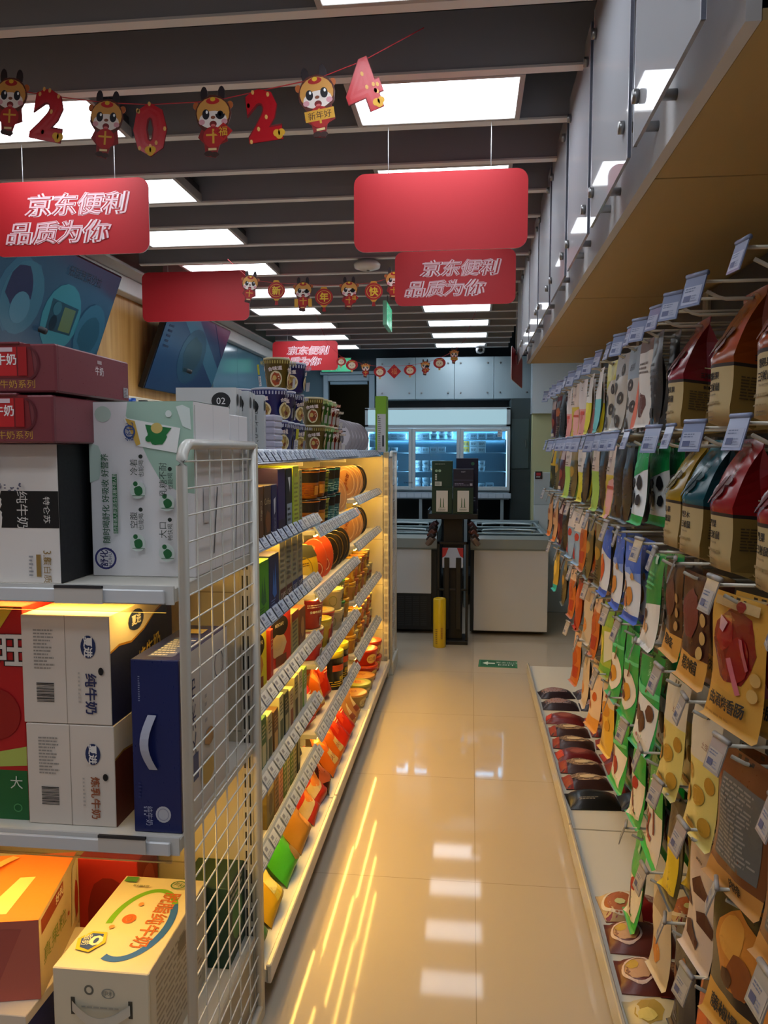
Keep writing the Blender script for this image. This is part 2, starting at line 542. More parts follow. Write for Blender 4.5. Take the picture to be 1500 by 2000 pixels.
def fridge():
    t = thing('display_fridge', 'long glass door display fridge with lit header, standing at the back', 'fridge', (-.327, 7.35, 1.11))
    w = .689
    m = MB()
    m.box(-w, .0, 0, w, .62, .025, 'b4c4cc', .003); m.box(-w, 0, .6, w, .62, .625, 'b4c4cc', .003)
    m.box(-w, .6, .0, w, .62, .62, 'a4ccde'); m.box(-w, .03, 0, -w + .025, .6, .62, 'b4c4cc', .003); m.box(w - .025, .03, 0, w, .6, .62, 'b4c4cc', .003)
    m.box(-w, .02, .62, w, .6, .795, 'a9bcc6', .004)
    m.build('cabinet_body', t)
    m = MB(); m.box(-w + .03, -.012, .635, w - .035, .019, .775, 'b9e2f0/e%g' % .75); m.build('lit_header', t)
    m = MB(); m.box(-w, -.006, .62, w, .018, .635, 'aebfc8'); m.box(-w, -.006, .775, w, .018, .797, 'aebfc8'); m.box(-w, -.006, .62, -w + .03, .018, .79, 'aebfc8'); m.box(w - .035, -.006, .62, w, .018, .79, 'aebfc8'); m.build('header_frame', t)
    for z in (.19, .37, .50):
        m = MB(); m.box(-w + .03, .06, z - .007, w - .03, .55, z, 'c7dbe4'); m.build('shelf', t)
    m = MB(); m.box(-w + .04, .08, .590, w - .04, .45, .597, 'bfe4ff/e%g' % COOL); m.build('lamp', t)
    for x in (-.2345, .221):
        m = MB(); m.box(x - .007, -.001, .03, x + .007, .001, .60, 'b4c4cc'); m.build('mullion', t)
        m = MB(); m.box(x - .018, .003, .04, x + .018, .009, .58, 'bfe4ff/e%g' % (COOL * 1.7)); m.build('lamp', t)
    for x in (-w + .027, w - .029):
        m = MB(); m.box(x - .001, .05, .04, x + .001, .09, .58, 'bfe4ff/e%g' % COOL); m.build('lamp', t)
    for x0, x1 in ((-w, -.237), (-.232, .218), (.224, w)):
        m = MB()
        m.box(x0, -.03, .015, x0 + .03, -.002, .6, 'c2d2da', .003); m.box(x1 - .03, -.03, .015, x1, -.002, .6, 'c2d2da', .003)
        m.box(x0 + .03, -.03, .57, x1 - .03, -.002, .6, 'c2d2da', .003); m.box(x0 + .03, -.03, .015, x1 - .03, -.002, .05, 'c2d2da', .003)
        d = m.build('door', t)
        m = MB(); m.box(x0 + .03, -.018, .05, x1 - .03, -.013, .57, 'd6eef8/t'); m.build('glass', d)
    m = MB(); prints(m, planar((.57, -.031, .52), (.045, 0, 0), (0, 0, .07), (0, -1, 0)), .045, .07, [('R', 0, 0, 1, 1, 'd5dde2'), ('L', .1, .1, .9, .9, 4, '556')] if 0 else [('R', 0, 0, 1, 1, 'd5dde2'), ('L', .1, .1, .9, .9, 4, '556677')]); m.build('sticker', t)
    m = MB(); prints(m, planar((-.32, -.031, .075), (.1, 0, 0), (0, 0, .02), (0, -1, 0)), .1, .02, [('T', '实物拍摄图', .5, .5, .8, '202428')]); m.build('sticker', t)
fridge()
t = thing('steel_table', 'steel table with a bluish edge strip carrying the display fridge', 'table', (-.327, 7.35, 0))
m = MB(); m.box(-.70, -.05, 1.04, .685, .62, 1.105, '8fa6b4', .004); m.build('table_top', t)
m = MB(); m.box(-.70, -.056, 1.05, .70, -.05, 1.10, 'a8bfd2'); prints(m, planar((-.7, -.056, 1.05), (1.4, 0, 0), (0, 0, .05), (0, -1, 0)), 1.4, .05, [('R', i / 20 + .003, .1, i / 20 + .046, .9, 'bccfe0') for i in range(20)]); m.build('price_strip', t)
for x in (-.66, -.15, .28, .62):
    m = MB(); m.box(x - .015, -.04, 0, x + .015, -.01, 1.04, '8c9ca4', .002); m.build('leg', t)
m = MB(); m.box(-.66, .0, .3, .64, .5, .32, '4b585e'); m.build('lower_shelf', t)

def tub(col, band):
    def f():
        t = thing('food_tub', '', 'tub')
        m = MB(); m.lathe([(.027, 0), (.034, .045)], col, 14)
        prints(m, lambda u, v: (Vector((math.cos((u - .75) * 2 * PI) * (.0275 + .0065 * v), math.sin((u - .75) * 2 * PI) * (.0275 + .0065 * v), .045 * v)), Vector((math.cos((u - .75) * 2 * PI), math.sin((u - .75) * 2 * PI), 0))), .19, .045, [('R', .38, .2, .62, .85, band), ('T', '酸奶', .5, .5, .35, '203040')], flat=False)
        m.build('cup', t)
        m = MB(); m.lathe([(.036, .043), (.036, .05), (0, .052)], 'e8f0f4/p', 14); m.build('lid', t)
        return t
    return f
def pack(col, txt, w=.075, h=.055):
    def f():
        m = MB(); m.box(-w / 2, -.05, 0, w / 2, .05, h, col, .002)
        prints(m, planar((-w / 2, -.05, 0), (w, 0, 0), (0, 0, h), (0, -1, 0)), w, h, [('T', txt, .5, .5, .45, '26405a'), ('R', .08, .05, .92, .14, '88aabb')])
        return m.build('food_carton')
    return f
FZ = {3: 1.11 + .5, 2: 1.11 + .37, 1: 1.11 + .19, 0: 1.11 + .025}
FN = {3: 'top', 2: 'second', 1: 'third', 0: 'bottom'}
DN = ['left', 'middle', 'right']
def fx(door, i, dx=.078):
    return (-.327 + (-.65, -.19, .27)[door]) + i * dx
plan = [(0, 3, 'pack', 5, 1), (0, 2, 'tub', 4, 1), (0, 1, 'tub', 4, 2), (0, 0, 'tub', 4, 2),
        (1, 3, 'pack', 2, 1), (1, 3, 'tub', 3, 2), (1, 2, 'pack', 4, 1), (1, 1, 'tub', 4, 2), (1, 0, 'tub', 4, 2),
        (2, 3, 'pack', 5, 1), (2, 2, 'gold', 1, 2), (2, 2, 'box', 2, 2), (2, 1, 'tub', 3, 2), (2, 0, 'tub', 3, 1), (2, 0, 'pack', 1, 1)]
cur = {}
for door, sh, kind, n, st in plan:
    for i in range(n):
        q = cur.get((door, sh), 0); cur[door, sh] = q + 1
        for s_ in range(st):
            z = FZ[sh] + .001
            loc = (fx(door, q), 7.46, z + s_ * (.0525 if kind == 'tub' else .056))
            g = '%s on the %s shelf behind the %s fridge door' % ({'tub': 'tubs', 'pack': 'packs', 'gold': 'gold packs', 'box': 'white boxes'}[kind], FN[sh], DN[door])
            d = {'tub': 'white lidded food tub', 'pack': 'pale printed food carton', 'gold': 'golden food pack', 'box': 'small white food box'}[kind]
            lab = '%s, %s fridge door, %s shelf, %s from left%s' % (d, DN[door], FN[sh], ORD[q], '' if st == 1 else (', upper' if s_ else ', lower'))
            if kind == 'tub': place('tub', tub('dfe9ee', 'b8d0dc'), loc, label=lab, cat='tub', group=g)
            elif kind == 'pack': place('pack', pack('cfe0ea', '鲜奶'), loc, label=lab, cat='carton', group=g)
            elif kind == 'gold': place('gpack', pack('c59a3c', '黄油'), loc, label=lab, cat='carton', group=g)
            else: place('bpack', pack('eef4f6', '酸奶'), loc, label=lab, cat='carton', group=g)

def freezer(x0, x1, label, grill):
    t = thing('chest_freezer', label, 'freezer', (x0, 6.2, 0))
    w = x1 - x0
    m = MB(); m.box(.0, .02, .03, w, .95, .70, '1c2022', .003); m.build('cabinet_body', t)
    m = MB()
    if grill: m.box(.02, .0, .335, w - .045, .02, .70, 'd6d8d8/p', .004)
    else: m.box(.03, .0, .04, w, .02, .70, 'd2d2d2/p', .004)
    m.build('front_panel', t)
    if grill:
        m = MB(); m.box(.02, .004, .04, w - .045, .02, .33, '141617')
        for j in range(16):
            for i in range(9):
                m.box(.05 + i * (w - .12) / 9, .0025, .07 + j * .0155, .05 + (i + .8) * (w - .12) / 9, .004, .076 + j * .0155, '2a2d2f')
        m.build('vent_grill', t)
    m = MB()
    P = [(.0, .70), (-.02, .715), (-.02, .79), (.03, .815), (.06, .815), (.06, .70)]
    Mx = Matrix(((0, 0, 1, 0), (1, 0, 0, 0), (0, 1, 0, 0), (0, 0, 0, 1)))
    m.prism(P, 0, w, '8f9896/p', Mx)
    m.box(0, .93, .70, w, .98, .86, '8fa0a6/p', .004)
    m.box(0, .06, .70, .035, .94, .83, '7f9298/p'); m.box(w - .035, .06, .70, w, .94, .83, '7f9298/p')
    m.build('top_rim', t)
    m = MB(); m.box(.035, .06, .60, w - .035, .93, .62, 'a9c0c8'); m.build('inner_tray', t)
    for k, (a, b, zz) in enumerate(((.065, .5, .822), (.46, .93, .835))):
        m = MB()
        c = 'a4bcc4/p'
        m.box(.035, a, zz, w - .035, a + .02, zz + .012, c, .003); m.box(.035, b - .02, zz, w - .035, b, zz + .012, c, .003)
        m.box(.035, a + .02, zz, .055, b - .02, zz + .012, c, .003); m.box(w - .055, a + .02, zz, w - .035, b - .02, zz + .012, c, .003)
        l = m.build('sliding_lid', t)
        m = MB(); m.box(.055, a + .02, zz + .003, w - .055, b - .02, zz + .008, 'cfe4ea/t'); m.build('glass', l)
        m = MB(); pts = [(.1 + (w - .2) * q / 12, (a + .05) + .05 * math.sin(PI * q / 12), zz + .03) for q in range(13)]
        m.tube([(.1, a + .05, zz + .012)] + pts + [(w - .1, a + .05, zz + .012)], .008, 'c0d4da/p'); m.build('handle', l)
    return t
freezer(-.95, -.27, 'white chest freezer with black vent grill, left of the black gift stand', True)
freezer(0.0, .62, 'white fronted chest freezer right of the black gift stand', False)
for k in range(4):
    m = MB(); m.box(-.06, -.035, 0, .06, .035, .05, ['c9c040', 'd8d0a0', '7fb0c0', 'b8c8d0'][k], .004)
    tag(m.build('frozen_food_pack', loc=(.18 + k * .14, 6.5 + .03 * k, .621)), '%s frozen food pack inside the right hand chest freezer' % ['yellow', 'cream', 'pale teal', 'pale grey'][k], 'frozen food')
for k in range(3):
    m = MB(); m.box(-.06, -.035, 0, .06, .035, .05, ['b0c8d0', '9ab8c8', 'd0dce0'][k], .004)
    tag(m.build('frozen_food_pack', loc=(-.8 + k * .17, 6.5, .621)), '%s frozen food pack inside the left hand chest freezer' % ['light grey', 'greyish blue', 'whitish'][k], 'frozen food')
# white small units right of the freezers
t = thing('counter_unit', 'small white counter unit with red sticker beyond the hook wall', 'cabinet', (.68, 7.185, 0))
m = MB(); m.box(-.1, 0, 0, .3, .06, 1.0, 'c9d4d8', .004); m.box(-.1, 0, 1.0, .3, .06, 1.3, 'b8c4c8', .004); m.build('body', t)
m = MB(); m.box(-.095, -.005, 1.24, -.03, 0, 1.31, '2a1c1e'); prints(m, planar((-.09, -.005, 1.25), (.05, 0, 0), (0, 0, .05), (0, -1, 0)), .05, .05, [('R', .1, .4, .9, .95, 'b03038'), ('L', .1, .05, .9, .35, 2, 'dddddd')]); m.build('sticker', t)

# ------------------------------------------------------------------ black gift stand with green boxes
t = thing('gift_stand', 'black display stand with tray top between the two chest freezers', 'display stand', (-.135, 6.0, 0))
m = MB(); m.box(-.19, -.16, .98, .19, .16, 1.02, '070809', .003)
m.box(-.19, -.16, 1.02, -.183, .16, 1.05, '1b2226'); m.box(.183, -.16, 1.02, .19, .16, 1.05, '1b2226'); m.build('tray', t)
m = MB(); m.box(-.075, -.05, .03, .075, .05, .98, '070809', .003); m.build('column', t)
m = MB(); m.box(-.12, -.13, 0, .12, .13, .03, '070809', .003); m.build('base', t)
m = MB(); m.box(-.12, -.11, .03, -.1, -.09, .80, '070809', .002); m.box(.1, -.11, .03, .12, -.09, .80, '070809', .002); m.box(-.12, -.11, .78, .12, -.09, .80, '070809', .002); m.box(-.12, -.11, .42, .12, -.09, .435, '070809', .002); m.build('frame', t)
for s_ in (-1, 1):
    m = MB(); m.box(s_ * .045 - .02, -.125, .12, s_ * .045 + .02, -.095, .68, '070809', .004); m.build('rail', t)
    m = MB()
    m.tube([(s_ * .12, -.1, .82), (s_ * .125, -.1, .97)], .004, '202428'); m.build('clip_arm', t)
m = MB(); m.box(-.08, -.117, .60, .08, -.111, .755, 'a8b8d8'); prints(m, planar((-.08, -.117, .60), (.16, 0, 0), (0, 0, .155), (0, -1, 0)), .16, .155, [('P', [(0, 1), (.3, 1), (.15, .6), (0, .5)], 'a8202c'), ('P', [(1, 1), (.7, 1), (.85, .6), (1, .5)], 'a8202c')]); m.build('poster', t)
def giftbox(front, w=.155, h=.20, d=.12, name='gift_box'):
    def f():
        m = MB(); m.box(-w / 2, -d / 2, 0, w / 2, d / 2, h, front[0], .002)
        prints(m, planar((-w / 2, -d / 2, 0), (w, 0, 0), (0, 0, h), (0, -1, 0)), w, h, front[1])
        return m.build(name)
    return f
lab_ = [('R', .22, .08, .78, .88, 'd8d4cc'), ('P', [(.40, .25), (.46, .25), (.45, .55), (.42, .62)], '4a6a48'), ('P', [(.54, .25), (.60, .25), (.58, .62), (.55, .55)], '4a6a48'), ('R', .36, .235, .64, .25, '6a7a68'), ('L', .32, .12, .68, .2, 3, '5a6a58')]
for i, x in enumerate((-.083, .077)):
    place('gb1', giftbox(('14301f', lab_)), (-.135 + x, 5.9, 1.021), label='dark green gift box with white label, bottom %s on the black stand' % ('left', 'right')[i], cat='gift box', group='dark green gift boxes')
place('gb2', giftbox(('123420', [('L', .15, .86, .85, .92, 1, '8a9a8a'), ('E', .22, .63, .07, .05, '9ab89a'), ('E', .38, .63, .07, .05, '9ab89a'), ('R', .16, .46, .24, .5, 'd0d8d0'), ('R', .16, .4, .24, .44, 'd0d8d0'), ('R', .16, .34, .24, .38, 'd0d8d0'), ('R', .16, .28, .24, .32, 'd0d8d0'), ('R', .15, .06, .48, .22, 'c8ccc0'), ('L', .18, .08, .45, .2, 3, '405040')])), (-.218, 5.9, 1.2215), label='dark green gift box with small round marks, top left on the black stand', cat='gift box')
place('gb3', giftbox(('10122a', [('T', 'INZY', .5, .85, .07, 'b8b8c8'), ('R', .02, .38, .98, .42, '3a3a58'), ('L', .08, .1, .8, .25, 2, '8a8aa8'), ('R', .82, .1, .94, .22, 'a8a8b8')]), .155, .14), (-.058, 5.9, 1.2215), label='navy gift box on top of the right green box on the stand', cat='gift box')
place('gb4', giftbox(('12142e', [('E', .75, .9, .08, .03, '2f6a50'), ('L', .7, .2, .95, .3, 2, '7a8aa8')]), .17, .42, .09), (-.03, 6.04, 1.021), label='tall dark navy gift box behind the green boxes on the stand', cat='gift box')
for s_ in (-1, 1):
    for k in range(5):
        m = MB(); m.box(-.018, -.035, -.07, .018, .035, 0, ['3a2028', '1c1418', '55302a', '241a1c', '6a5a50'][k], .006)
        o = m.build('snack_pouch', loc=(-.135 + s_ * (.125 + .006 * k), 5.87 - .005 * k, .955 - .03 * k))
        o.rotation_euler = (0, s_ * -.7, .3 * s_)
        tag(o, '%s small snack pouch clipped on the %s side of the black stand' % (['dark maroon', 'black', 'rust brown', 'dark brown', 'grey brown'][k], 'left' if s_ < 0 else 'right'), 'snack pouch', 'small pouches clipped to the black stand')
# yellow roll standing on the floor
def cyl_surf(r, h, r2=None):
    r2 = r if r2 is None else r2
    def f(u, v):
        a = (u - .75) * 2 * PI; rr = r + (r2 - r) * v
        return Vector((math.cos(a) * rr, math.sin(a) * rr, h * v)), Vector((math.cos(a), math.sin(a), 0))
    return f
m = MB(); m.lathe([(.047, .0), (.049, .003), (.049, .37), (.044, .376), (.036, .378), (.034, .32)], 'd8b820/p', 24)
prints(m, cyl_surf(.0492, .375), .309, .375, [('T', '食品保鲜膜', .56, .30, .045, '8a3010', -90), ('L', .4, .08, .46, .4, 8, '7a5a10')], .0006, False)
tag(m.build('cling_film_roll', loc=(-.23, 5.81, 0)), 'yellow printed cling film roll standing on the floor before the black stand', 'roll')
# floor exit sticker
m = MB(); m.box(-.135, -.09, 0, .135, .09, .0015, '2f7d58')
prints(m, planar((-.135, -.09, .0015), (.27, 0, 0), (0, .18, 0), (0, 0, 1)), .27, .18, [('R', .02, .03, .98, .97, '3f8f66'), ('R', .05, .08, .95, .92, '1f6a48'), ('P', [(.1, .5), (.24, .75), (.24, .58), (.42, .58), (.42, .42), (.24, .42), (.24, .25)], 'e8f4e8'), ('T', '安全出口', .72, .66, .2, 'e8f4e8'), ('T', 'EXIT', .72, .32, .22, 'e8f4e8')])
o = tag(m.build('exit_floor_sticker', loc=(.2, 5.37, .0005)), 'green exit arrow sticker on the floor tiles', 'floor sticker'); o.rotation_euler = (0, 0, -.05)
for i, (x, y, z, rz) in enumerate(((-.545, 5.01, 2.36, PI / 2), (-1.42, 8.08, 2.4, 0))):
    t = thing('exit_sign', ['green hanging exit sign turned nearly edge-on under the baffles', 'green exit sign above the dark doorway at the back'][i], 'exit sign', (x, y, z), rz)
    m = MB(); m.box(-.16, -.012, -.075, .16, .012, .075, '8ad8b8', .002)
    prints(m, planar((-.16, -.012, -.075), (.32, 0, 0), (0, 0, .15), (0, -1, 0)), .32, .15, [('R', .02, .04, .98, .96, '48d8a0/e0.7'), ('T', '安全出口', .5, .64, .36, 'f0fff8'), ('T', 'EXIT', .5, .25, .28, 'f0fff8')])
    m.build('sign_plate', t)
    if i == 0:
        m = MB(); m.tube([(0, 0, .075), (0, 0, .137)], .003, '777777'); m.build('rod', t)
# smoke detector and camera
t = thing('ceiling_speaker', 'round white ceiling device fixed under the baffles', 'ceiling device', (-.55, 4.07, 2.44))
m = MB(); m.lathe([(0, 0), (.03, .0), (.066, .012), (.07, .03), (.05, .05)], 'd8d4cc/p', 32); m.build('cover', t)
m = MB(); m.tube([(.0, -.01, -.001), (.012, .0, -.001)], .003, '222222'); m.tube([(0, 0, .05), (0, 0, .062)], .02, '8a8a88'); m.build('mount', t)
t = thing('security_camera', 'white dome security camera under the ceiling at the back', 'security camera', (.075, 7.36, 2.47))
m = MB(); m.lathe([(.05, .025), (.05, .0), (.045, -.01)], 'c8ccd0/p', 24); m.lathe([(.038, -.005), (.042, -.03), (.034, -.055), (.0, -.065)], 'c4c8cc/p', 24); m.build('housing', t)
m = MB(); m.lathe([(.0, -.02), (.02, -.014), (.026, 0)], '0a0a0e/s', 20, Matrix.Translation((0, -.028, -.032)) @ Matrix.Rotation(-1.2, 4, 'X')); m.build('lens', t)
# ================================================================== HANGING SIGNS
def rrect(w, h, r, n=6):
    out = []
    for cx, cy, a in ((w / 2 - r, h / 2 - r, 0), (-w / 2 + r, h / 2 - r, 90), (-w / 2 + r, -h / 2 + r, 180), (w / 2 - r, -h / 2 + r, 270)):
        for k in range(n + 1):
            t = math.radians(a + 90 * k / n)
            out.append((cx + r * math.cos(t), cy + r * math.sin(t)))
    return out
STAND = Matrix(((1, 0, 0, 0), (0, 0, -1, 0), (0, 1, 0, 0), (0, 0, 0, 1)))     # xy outline -> xz, thickness towards -y
def sign(loc, rz, text, label, strings, w=.535, h=.238):
    t = thing('hanging_sign', label, 'hanging sign', loc, rz)
    m = MB(); m.prism(rrect(w, h, .035), -.002, .002, 'bf1c26', STAND, 'e8e0e0')
    if text:
        ops = []
        for s_, cu, cv in (('京东便利', .545, .68), ('品质为你', .425, .31)):
            ops += [('T', s_, cu, cv, .32, 'f4e4e8', 0, 1.18, .055, .2), ('T', s_, cu, cv, .305, 'b01824', 0, 1.2, .028, .2), ('T', s_, cu, cv, .29, 'efc8d0', 0, 1.22, 0, .2)]
        for fl in (-1, 1):
            prints(m, planar((fl * w / 2, fl * .0022, -h / 2), (-fl * w, 0, 0), (0, 0, h), (0, fl, 0)), w, h, ops, .00025)
    m.build('board', t)
    for x, top in strings:
        m = MB(); m.tube([(x, 0, h / 2 - .012), (x, 0, top - loc[2])], .0011, 'dedede', 6); m.build('string', t)
    return t
sign((-.103, 2.44, 2.237), 0, False, 'plain red board hanging above the aisle over a lettered red board', [(-.16, 2.495), (.155, 2.495)])
sign((-.080, 3.5, 2.266), -.02, True, 'red lettered board hanging under the plain red board by the glass panes', [(-.19, 2.495), (.17, 2.495)])
sign((-1.305, 2.44, 2.256), 0, True, 'large red lettered board hanging at the left above the menu screen', [(-.16, 2.495), (.155, 2.495)])
sign((-1.475, 4.05, 2.323), 0, False, 'plain red board hanging in front of the second menu screen', [(-.15, 2.495), (.15, 2.495)], .592, .262)
sign((-1.39, 6.4, 2.292), 0, True, 'small red lettered board hanging far off above the noodle cups', [(-.15, 2.495), (.15, 2.495)], .556, .243)
t = sign((.29, 5.1, 2.03), PI / 2 - .15, False, 'plain red board seen nearly edge-on by the far end of the bulkhead', [(-.091, 2.4975), (.233, 2.4975)], .75, .2)

# ================================================================== NEW YEAR GARLANDS
def dragon(t, x, z, s, rot, v, y=0):
    """plain dragon child charm: thin card cut to outline with printed body"""
    M0 = Matrix.Translation((x, y, z)) @ Matrix.Rotation(rot, 4, 'Y') @ Matrix.Scale(s, 4)
    m = MB()
    m.prism(blob(0, .2, .36, .36, 3 + v, 22, .08), -.008, .008, '5a2418', M0 @ STAND)
    m.prism([(-.2, 0), (-.30, -.22), (-.18, -.34), (-.16, -.56), (.04, -.60), (.12, -.36), (.28, -.3), (.24, 0)], -.007, .007, '8a1a18', M0 @ STAND)
    for q in (-1, 1):
        m.prism(ell(q * .17, .56, .07, .15, 12), -.007, .007, '2a1e22', M0 @ STAND)
        m.prism(ell(q * .33, .36, .06, .07, 10), -.0065, .0065, 'b8602a', M0 @ STAND)
    f = planar(M0 @ Vector((-.5, -.009, -.7)), M0.to_3x3() @ Vector((1, 0, 0)), M0.to_3x3() @ Vector((0, 0, 1.4)), M0.to_3x3() @ Vector((0, -1, 0)))
    def c(px, pz): return (px + .5, (pz + .7) / 1.4)
    def e(px, pz, rx, rz_, col): return ('E', px + .5, (pz + .7) / 1.4, rx, rz_ / 1.4, col)
    ops = [e(0, .22, .32, .29, 'd99a4a'), e(0, .10, .27, .16, 'f2e4dc'), e(-.14, .2, .07, .095, '14101a'), e(-.12, .24, .022, .03, 'ffffff'),
           e(-.22, .06, .06, .05, 'e0a0a8'), e(.22, .06, .06, .05, 'e0a0a8'), e(0, .14, .045, .03, '8a4a30'), e(0, .02, .07, .06, '7a1a1a'), e(0, -.005, .045, .025, 'd86a6a'),
           e(0, .44, .13, .06, ['b01c1c', 'c82424', 'a81818'][v % 3]), e(0, .47, .05, .04, 'e8b830')]
    ops += [e(.14, .2, .07, .095, '14101a'), e(.16, .24, .022, .03, 'ffffff')] if v % 2 == 0 else [('O', .64, (.2 + .7) / 1.4, .06, .04, .02, '14101a', 0, 180)]
    ops += [e(0, -.22, .2, .2, 'b01c1c'), ('R', .36, .36, .64, .385, 'd8a030'), ('R', .48, .26, .52, .45, 'd8a030'), e(-.1, -.52, .08, .05, '3a1a12'), e(.02, -.54, .08, .05, '3a1a12'), ('R', .40, .17, .56, .2, 'e8c890')]
    if v % 4 == 1: ops += [('P', [c(.2, -.3), c(.0, -.12), c(.2, .04), c(.38, -.12)], 'c01818'), ('P', [c(.2, -.25), c(.05, -.12), c(.2, 0), c(.33, -.12)], 'a01010'), ('T', '福', .69, .415, .12, 'e8b830')]
    if v % 4 == 2: ops += [('R', .22, .3, .78, .44, 'd8a030'), ('T', '新年好', .5, .37, .10, '3a1010')]
    if v % 4 == 3: ops += [('R', .16, .2, .30, .42, 'd8a030'), ('R', .70, .2, .84, .42, 'd8a030')]
    prints(m, f, s, s * 1.4, ops, .0003)
    return m.build('dragon_charm', t)
def digit(t, ch, x, z, s, rot):
    M0 = Matrix.Translation((x, 0, z)) @ Matrix.Rotation(rot, 4, 'Y')
    m = MB()
    for b, th, col in ((.075, .0012, '7a0c14'), (.055, .0016, 'c01824/g')):
        vs, fs = glyphs(ch, b)
        pts = [(a * s, q * s, hz) for a, q, hz in vs]
        for sg in (1, -1):
            P = [M0 @ Vector((a, -sg * (th + hz * .0002), q)) for a, q, hz in pts]
            tr = []
            for q in fs:
                for tt in tessellate_polygon([[Vector((pts[i][0], pts[i][1], 0)) for i in q]]):
                    tr.append(tuple(q[i] for i in tt))
            m.add(P, tr, col)
    R = random.Random(ord(ch) + int(x * 100))
    vs, fs = glyphs(ch, .02)
    for k in range(7):
        a, q, _z = R.choice(vs)
        m.add([M0 @ Vector((a * s + .004 * math.cos(j * PI / 3), -.0022, q * s + .006 * math.sin(j * PI / 3))) for j in range(6)], [tuple(range(6))], 'e8b060')
    a, q, _z = min(vs, key=lambda p: p[1] - p[0] * .4)
    for dx in (-.006, .006, 0):
        m.add([M0 @ Vector((a * s * .85 + dx + .009 * math.cos(j * PI / 5), -.0024 - abs(dx) * .02, q * s * .85 + abs(dx) + .009 * math.sin(j * PI / 5))) for j in range(10)], [tuple(range(10))], 'e0a828')
    return m.build('number_charm', t)
def lantern(t, ch, x, z, s, y=0):
    M0 = Matrix.Translation((x, y, z)) @ Matrix.Scale(s, 4)
    m = MB()
    m.prism(ell(0, 0, .5, .46, 24), -.012, .012, 'b01c20', M0 @ STAND)
    m.prism([(-.2, .42), (.2, .42), (.14, .56), (-.14, .56)], -.01, .01, 'd8a030', M0 @ STAND)
    m.prism([(-.2, -.42), (.2, -.42), (.1, -.56), (-.1, -.56)], -.01, .01, 'd8a030', M0 @ STAND)
    m.prism([(-.06, -.55), (.06, -.55), (.11, -.8), (-.11, -.8)], -.006, .006, 'a01418', M0 @ STAND)
    f = planar(M0 @ Vector((-.5, -.013, -.5)), M0.to_3x3() @ Vector((1, 0, 0)), M0.to_3x3() @ Vector((0, 0, 1)), M0.to_3x3() @ Vector((0, -1, 0)))
    prints(m, f, s, s, [('O', .5, .5, .4, .36, .03 * s, 'e0a848'), ('T', ch, .5, .5, .5, 'f0c838', 0, 1, .03)], .0004)
    return m.build('lantern_charm', t)
def diamond(t, ch, x, z, s, y=0):
    M0 = Matrix.Translation((x, y, z)) @ Matrix.Scale(s, 4)
    m = MB(); m.prism([(0, -.6), (.6, 0), (0, .6), (-.6, 0)], -.01, .01, 'b81820', M0 @ STAND)
    f = planar(M0 @ Vector((-.5, -.011, -.5)), M0.to_3x3() @ Vector((1, 0, 0)), M0.to_3x3() @ Vector((0, 0, 1)), M0.to_3x3() @ Vector((0, -1, 0)))
    prints(m, f, s, s, [('T', ch, .5, .5, .5, 'e88858')], .0004)
    return m.build('diamond_charm', t)
def string(t, pts, r=.0012, key='c03038'):
    m = MB(); m.tube(pts, r, key, 6); m.build('string', t)
g = thing('new_year_garland', 'large red and gold 2024 garland with dragon children, hung under the nearest baffles', 'garland', (0, 1.9, 0))
zs = [(-1.30, 2.45), (-1.167, 2.41), (-1.065, 2.39), (-.915, 2.365), (-.8, 2.355), (-.638, 2.355), (-.511, 2.375), (-.375, 2.395), (-.265, 2.43), (-.12, 2.497)]
string(g, [(x, 0, z) for x, z in zs])
dragon(g, -1.167, 2.37, .125, .1, 0); digit(g, '2', -1.065, 2.342, .125, .22)
dragon(g, -.915, 2.305, .125, .1, 4); digit(g, '0', -.8, 2.295, .13, 0)
dragon(g, -.638, 2.298, .13, .0, 1); digit(g, '2', -.511, 2.316, .125, -.1)
dragon(g, -.375, 2.333, .13, -.15, 6); digit(g, '4', -.268, 2.37, .125, -.35)
g = thing('new_year_garland', 'middle garland of dragon children and lettered red lanterns below the round ceiling device', 'garland', (0, 3.6, 0))
string(g, [(-1.15, 0, 2.4), (-1.04, 0, 2.30), (-.917, 0, 2.285), (-.789, 0, 2.275), (-.69, 0, 2.268), (-.571, 0, 2.268), (-.456, 0, 2.275), (-.36, 0, 2.30), (-.2, 0, 2.46)])
dragon(g, -1.045, 2.262, .115, .1, 0); lantern(g, '新', -.917, 2.25, .084); dragon(g, -.789, 2.222, .122, 0, 3); lantern(g, '年', -.69, 2.215, .084)
dragon(g, -.571, 2.222, .118, 0, 9); lantern(g, '快', -.456, 2.235, .084); dragon(g, -.362, 2.262, .115, 0, 0)
g = thing('new_year_garland', 'far garland with lucky diamond charm hanging before the white wall cupboards', 'garland', (0, 5.33, 0))
string(g, [(-1.1, 0, 2.496), (-1.0, 0, 2.24), (-.903, 0, 2.15), (-.828, 0, 2.125), (-.732, 0, 2.09), (-.633, 0, 2.08), (-.534, 0, 2.08), (-.424, 0, 2.085), (-.319, 0, 2.10), (-.222, 0, 2.13), (-.122, 0, 2.175), (-.05, 0, 2.25), (.04, 0, 2.496)])
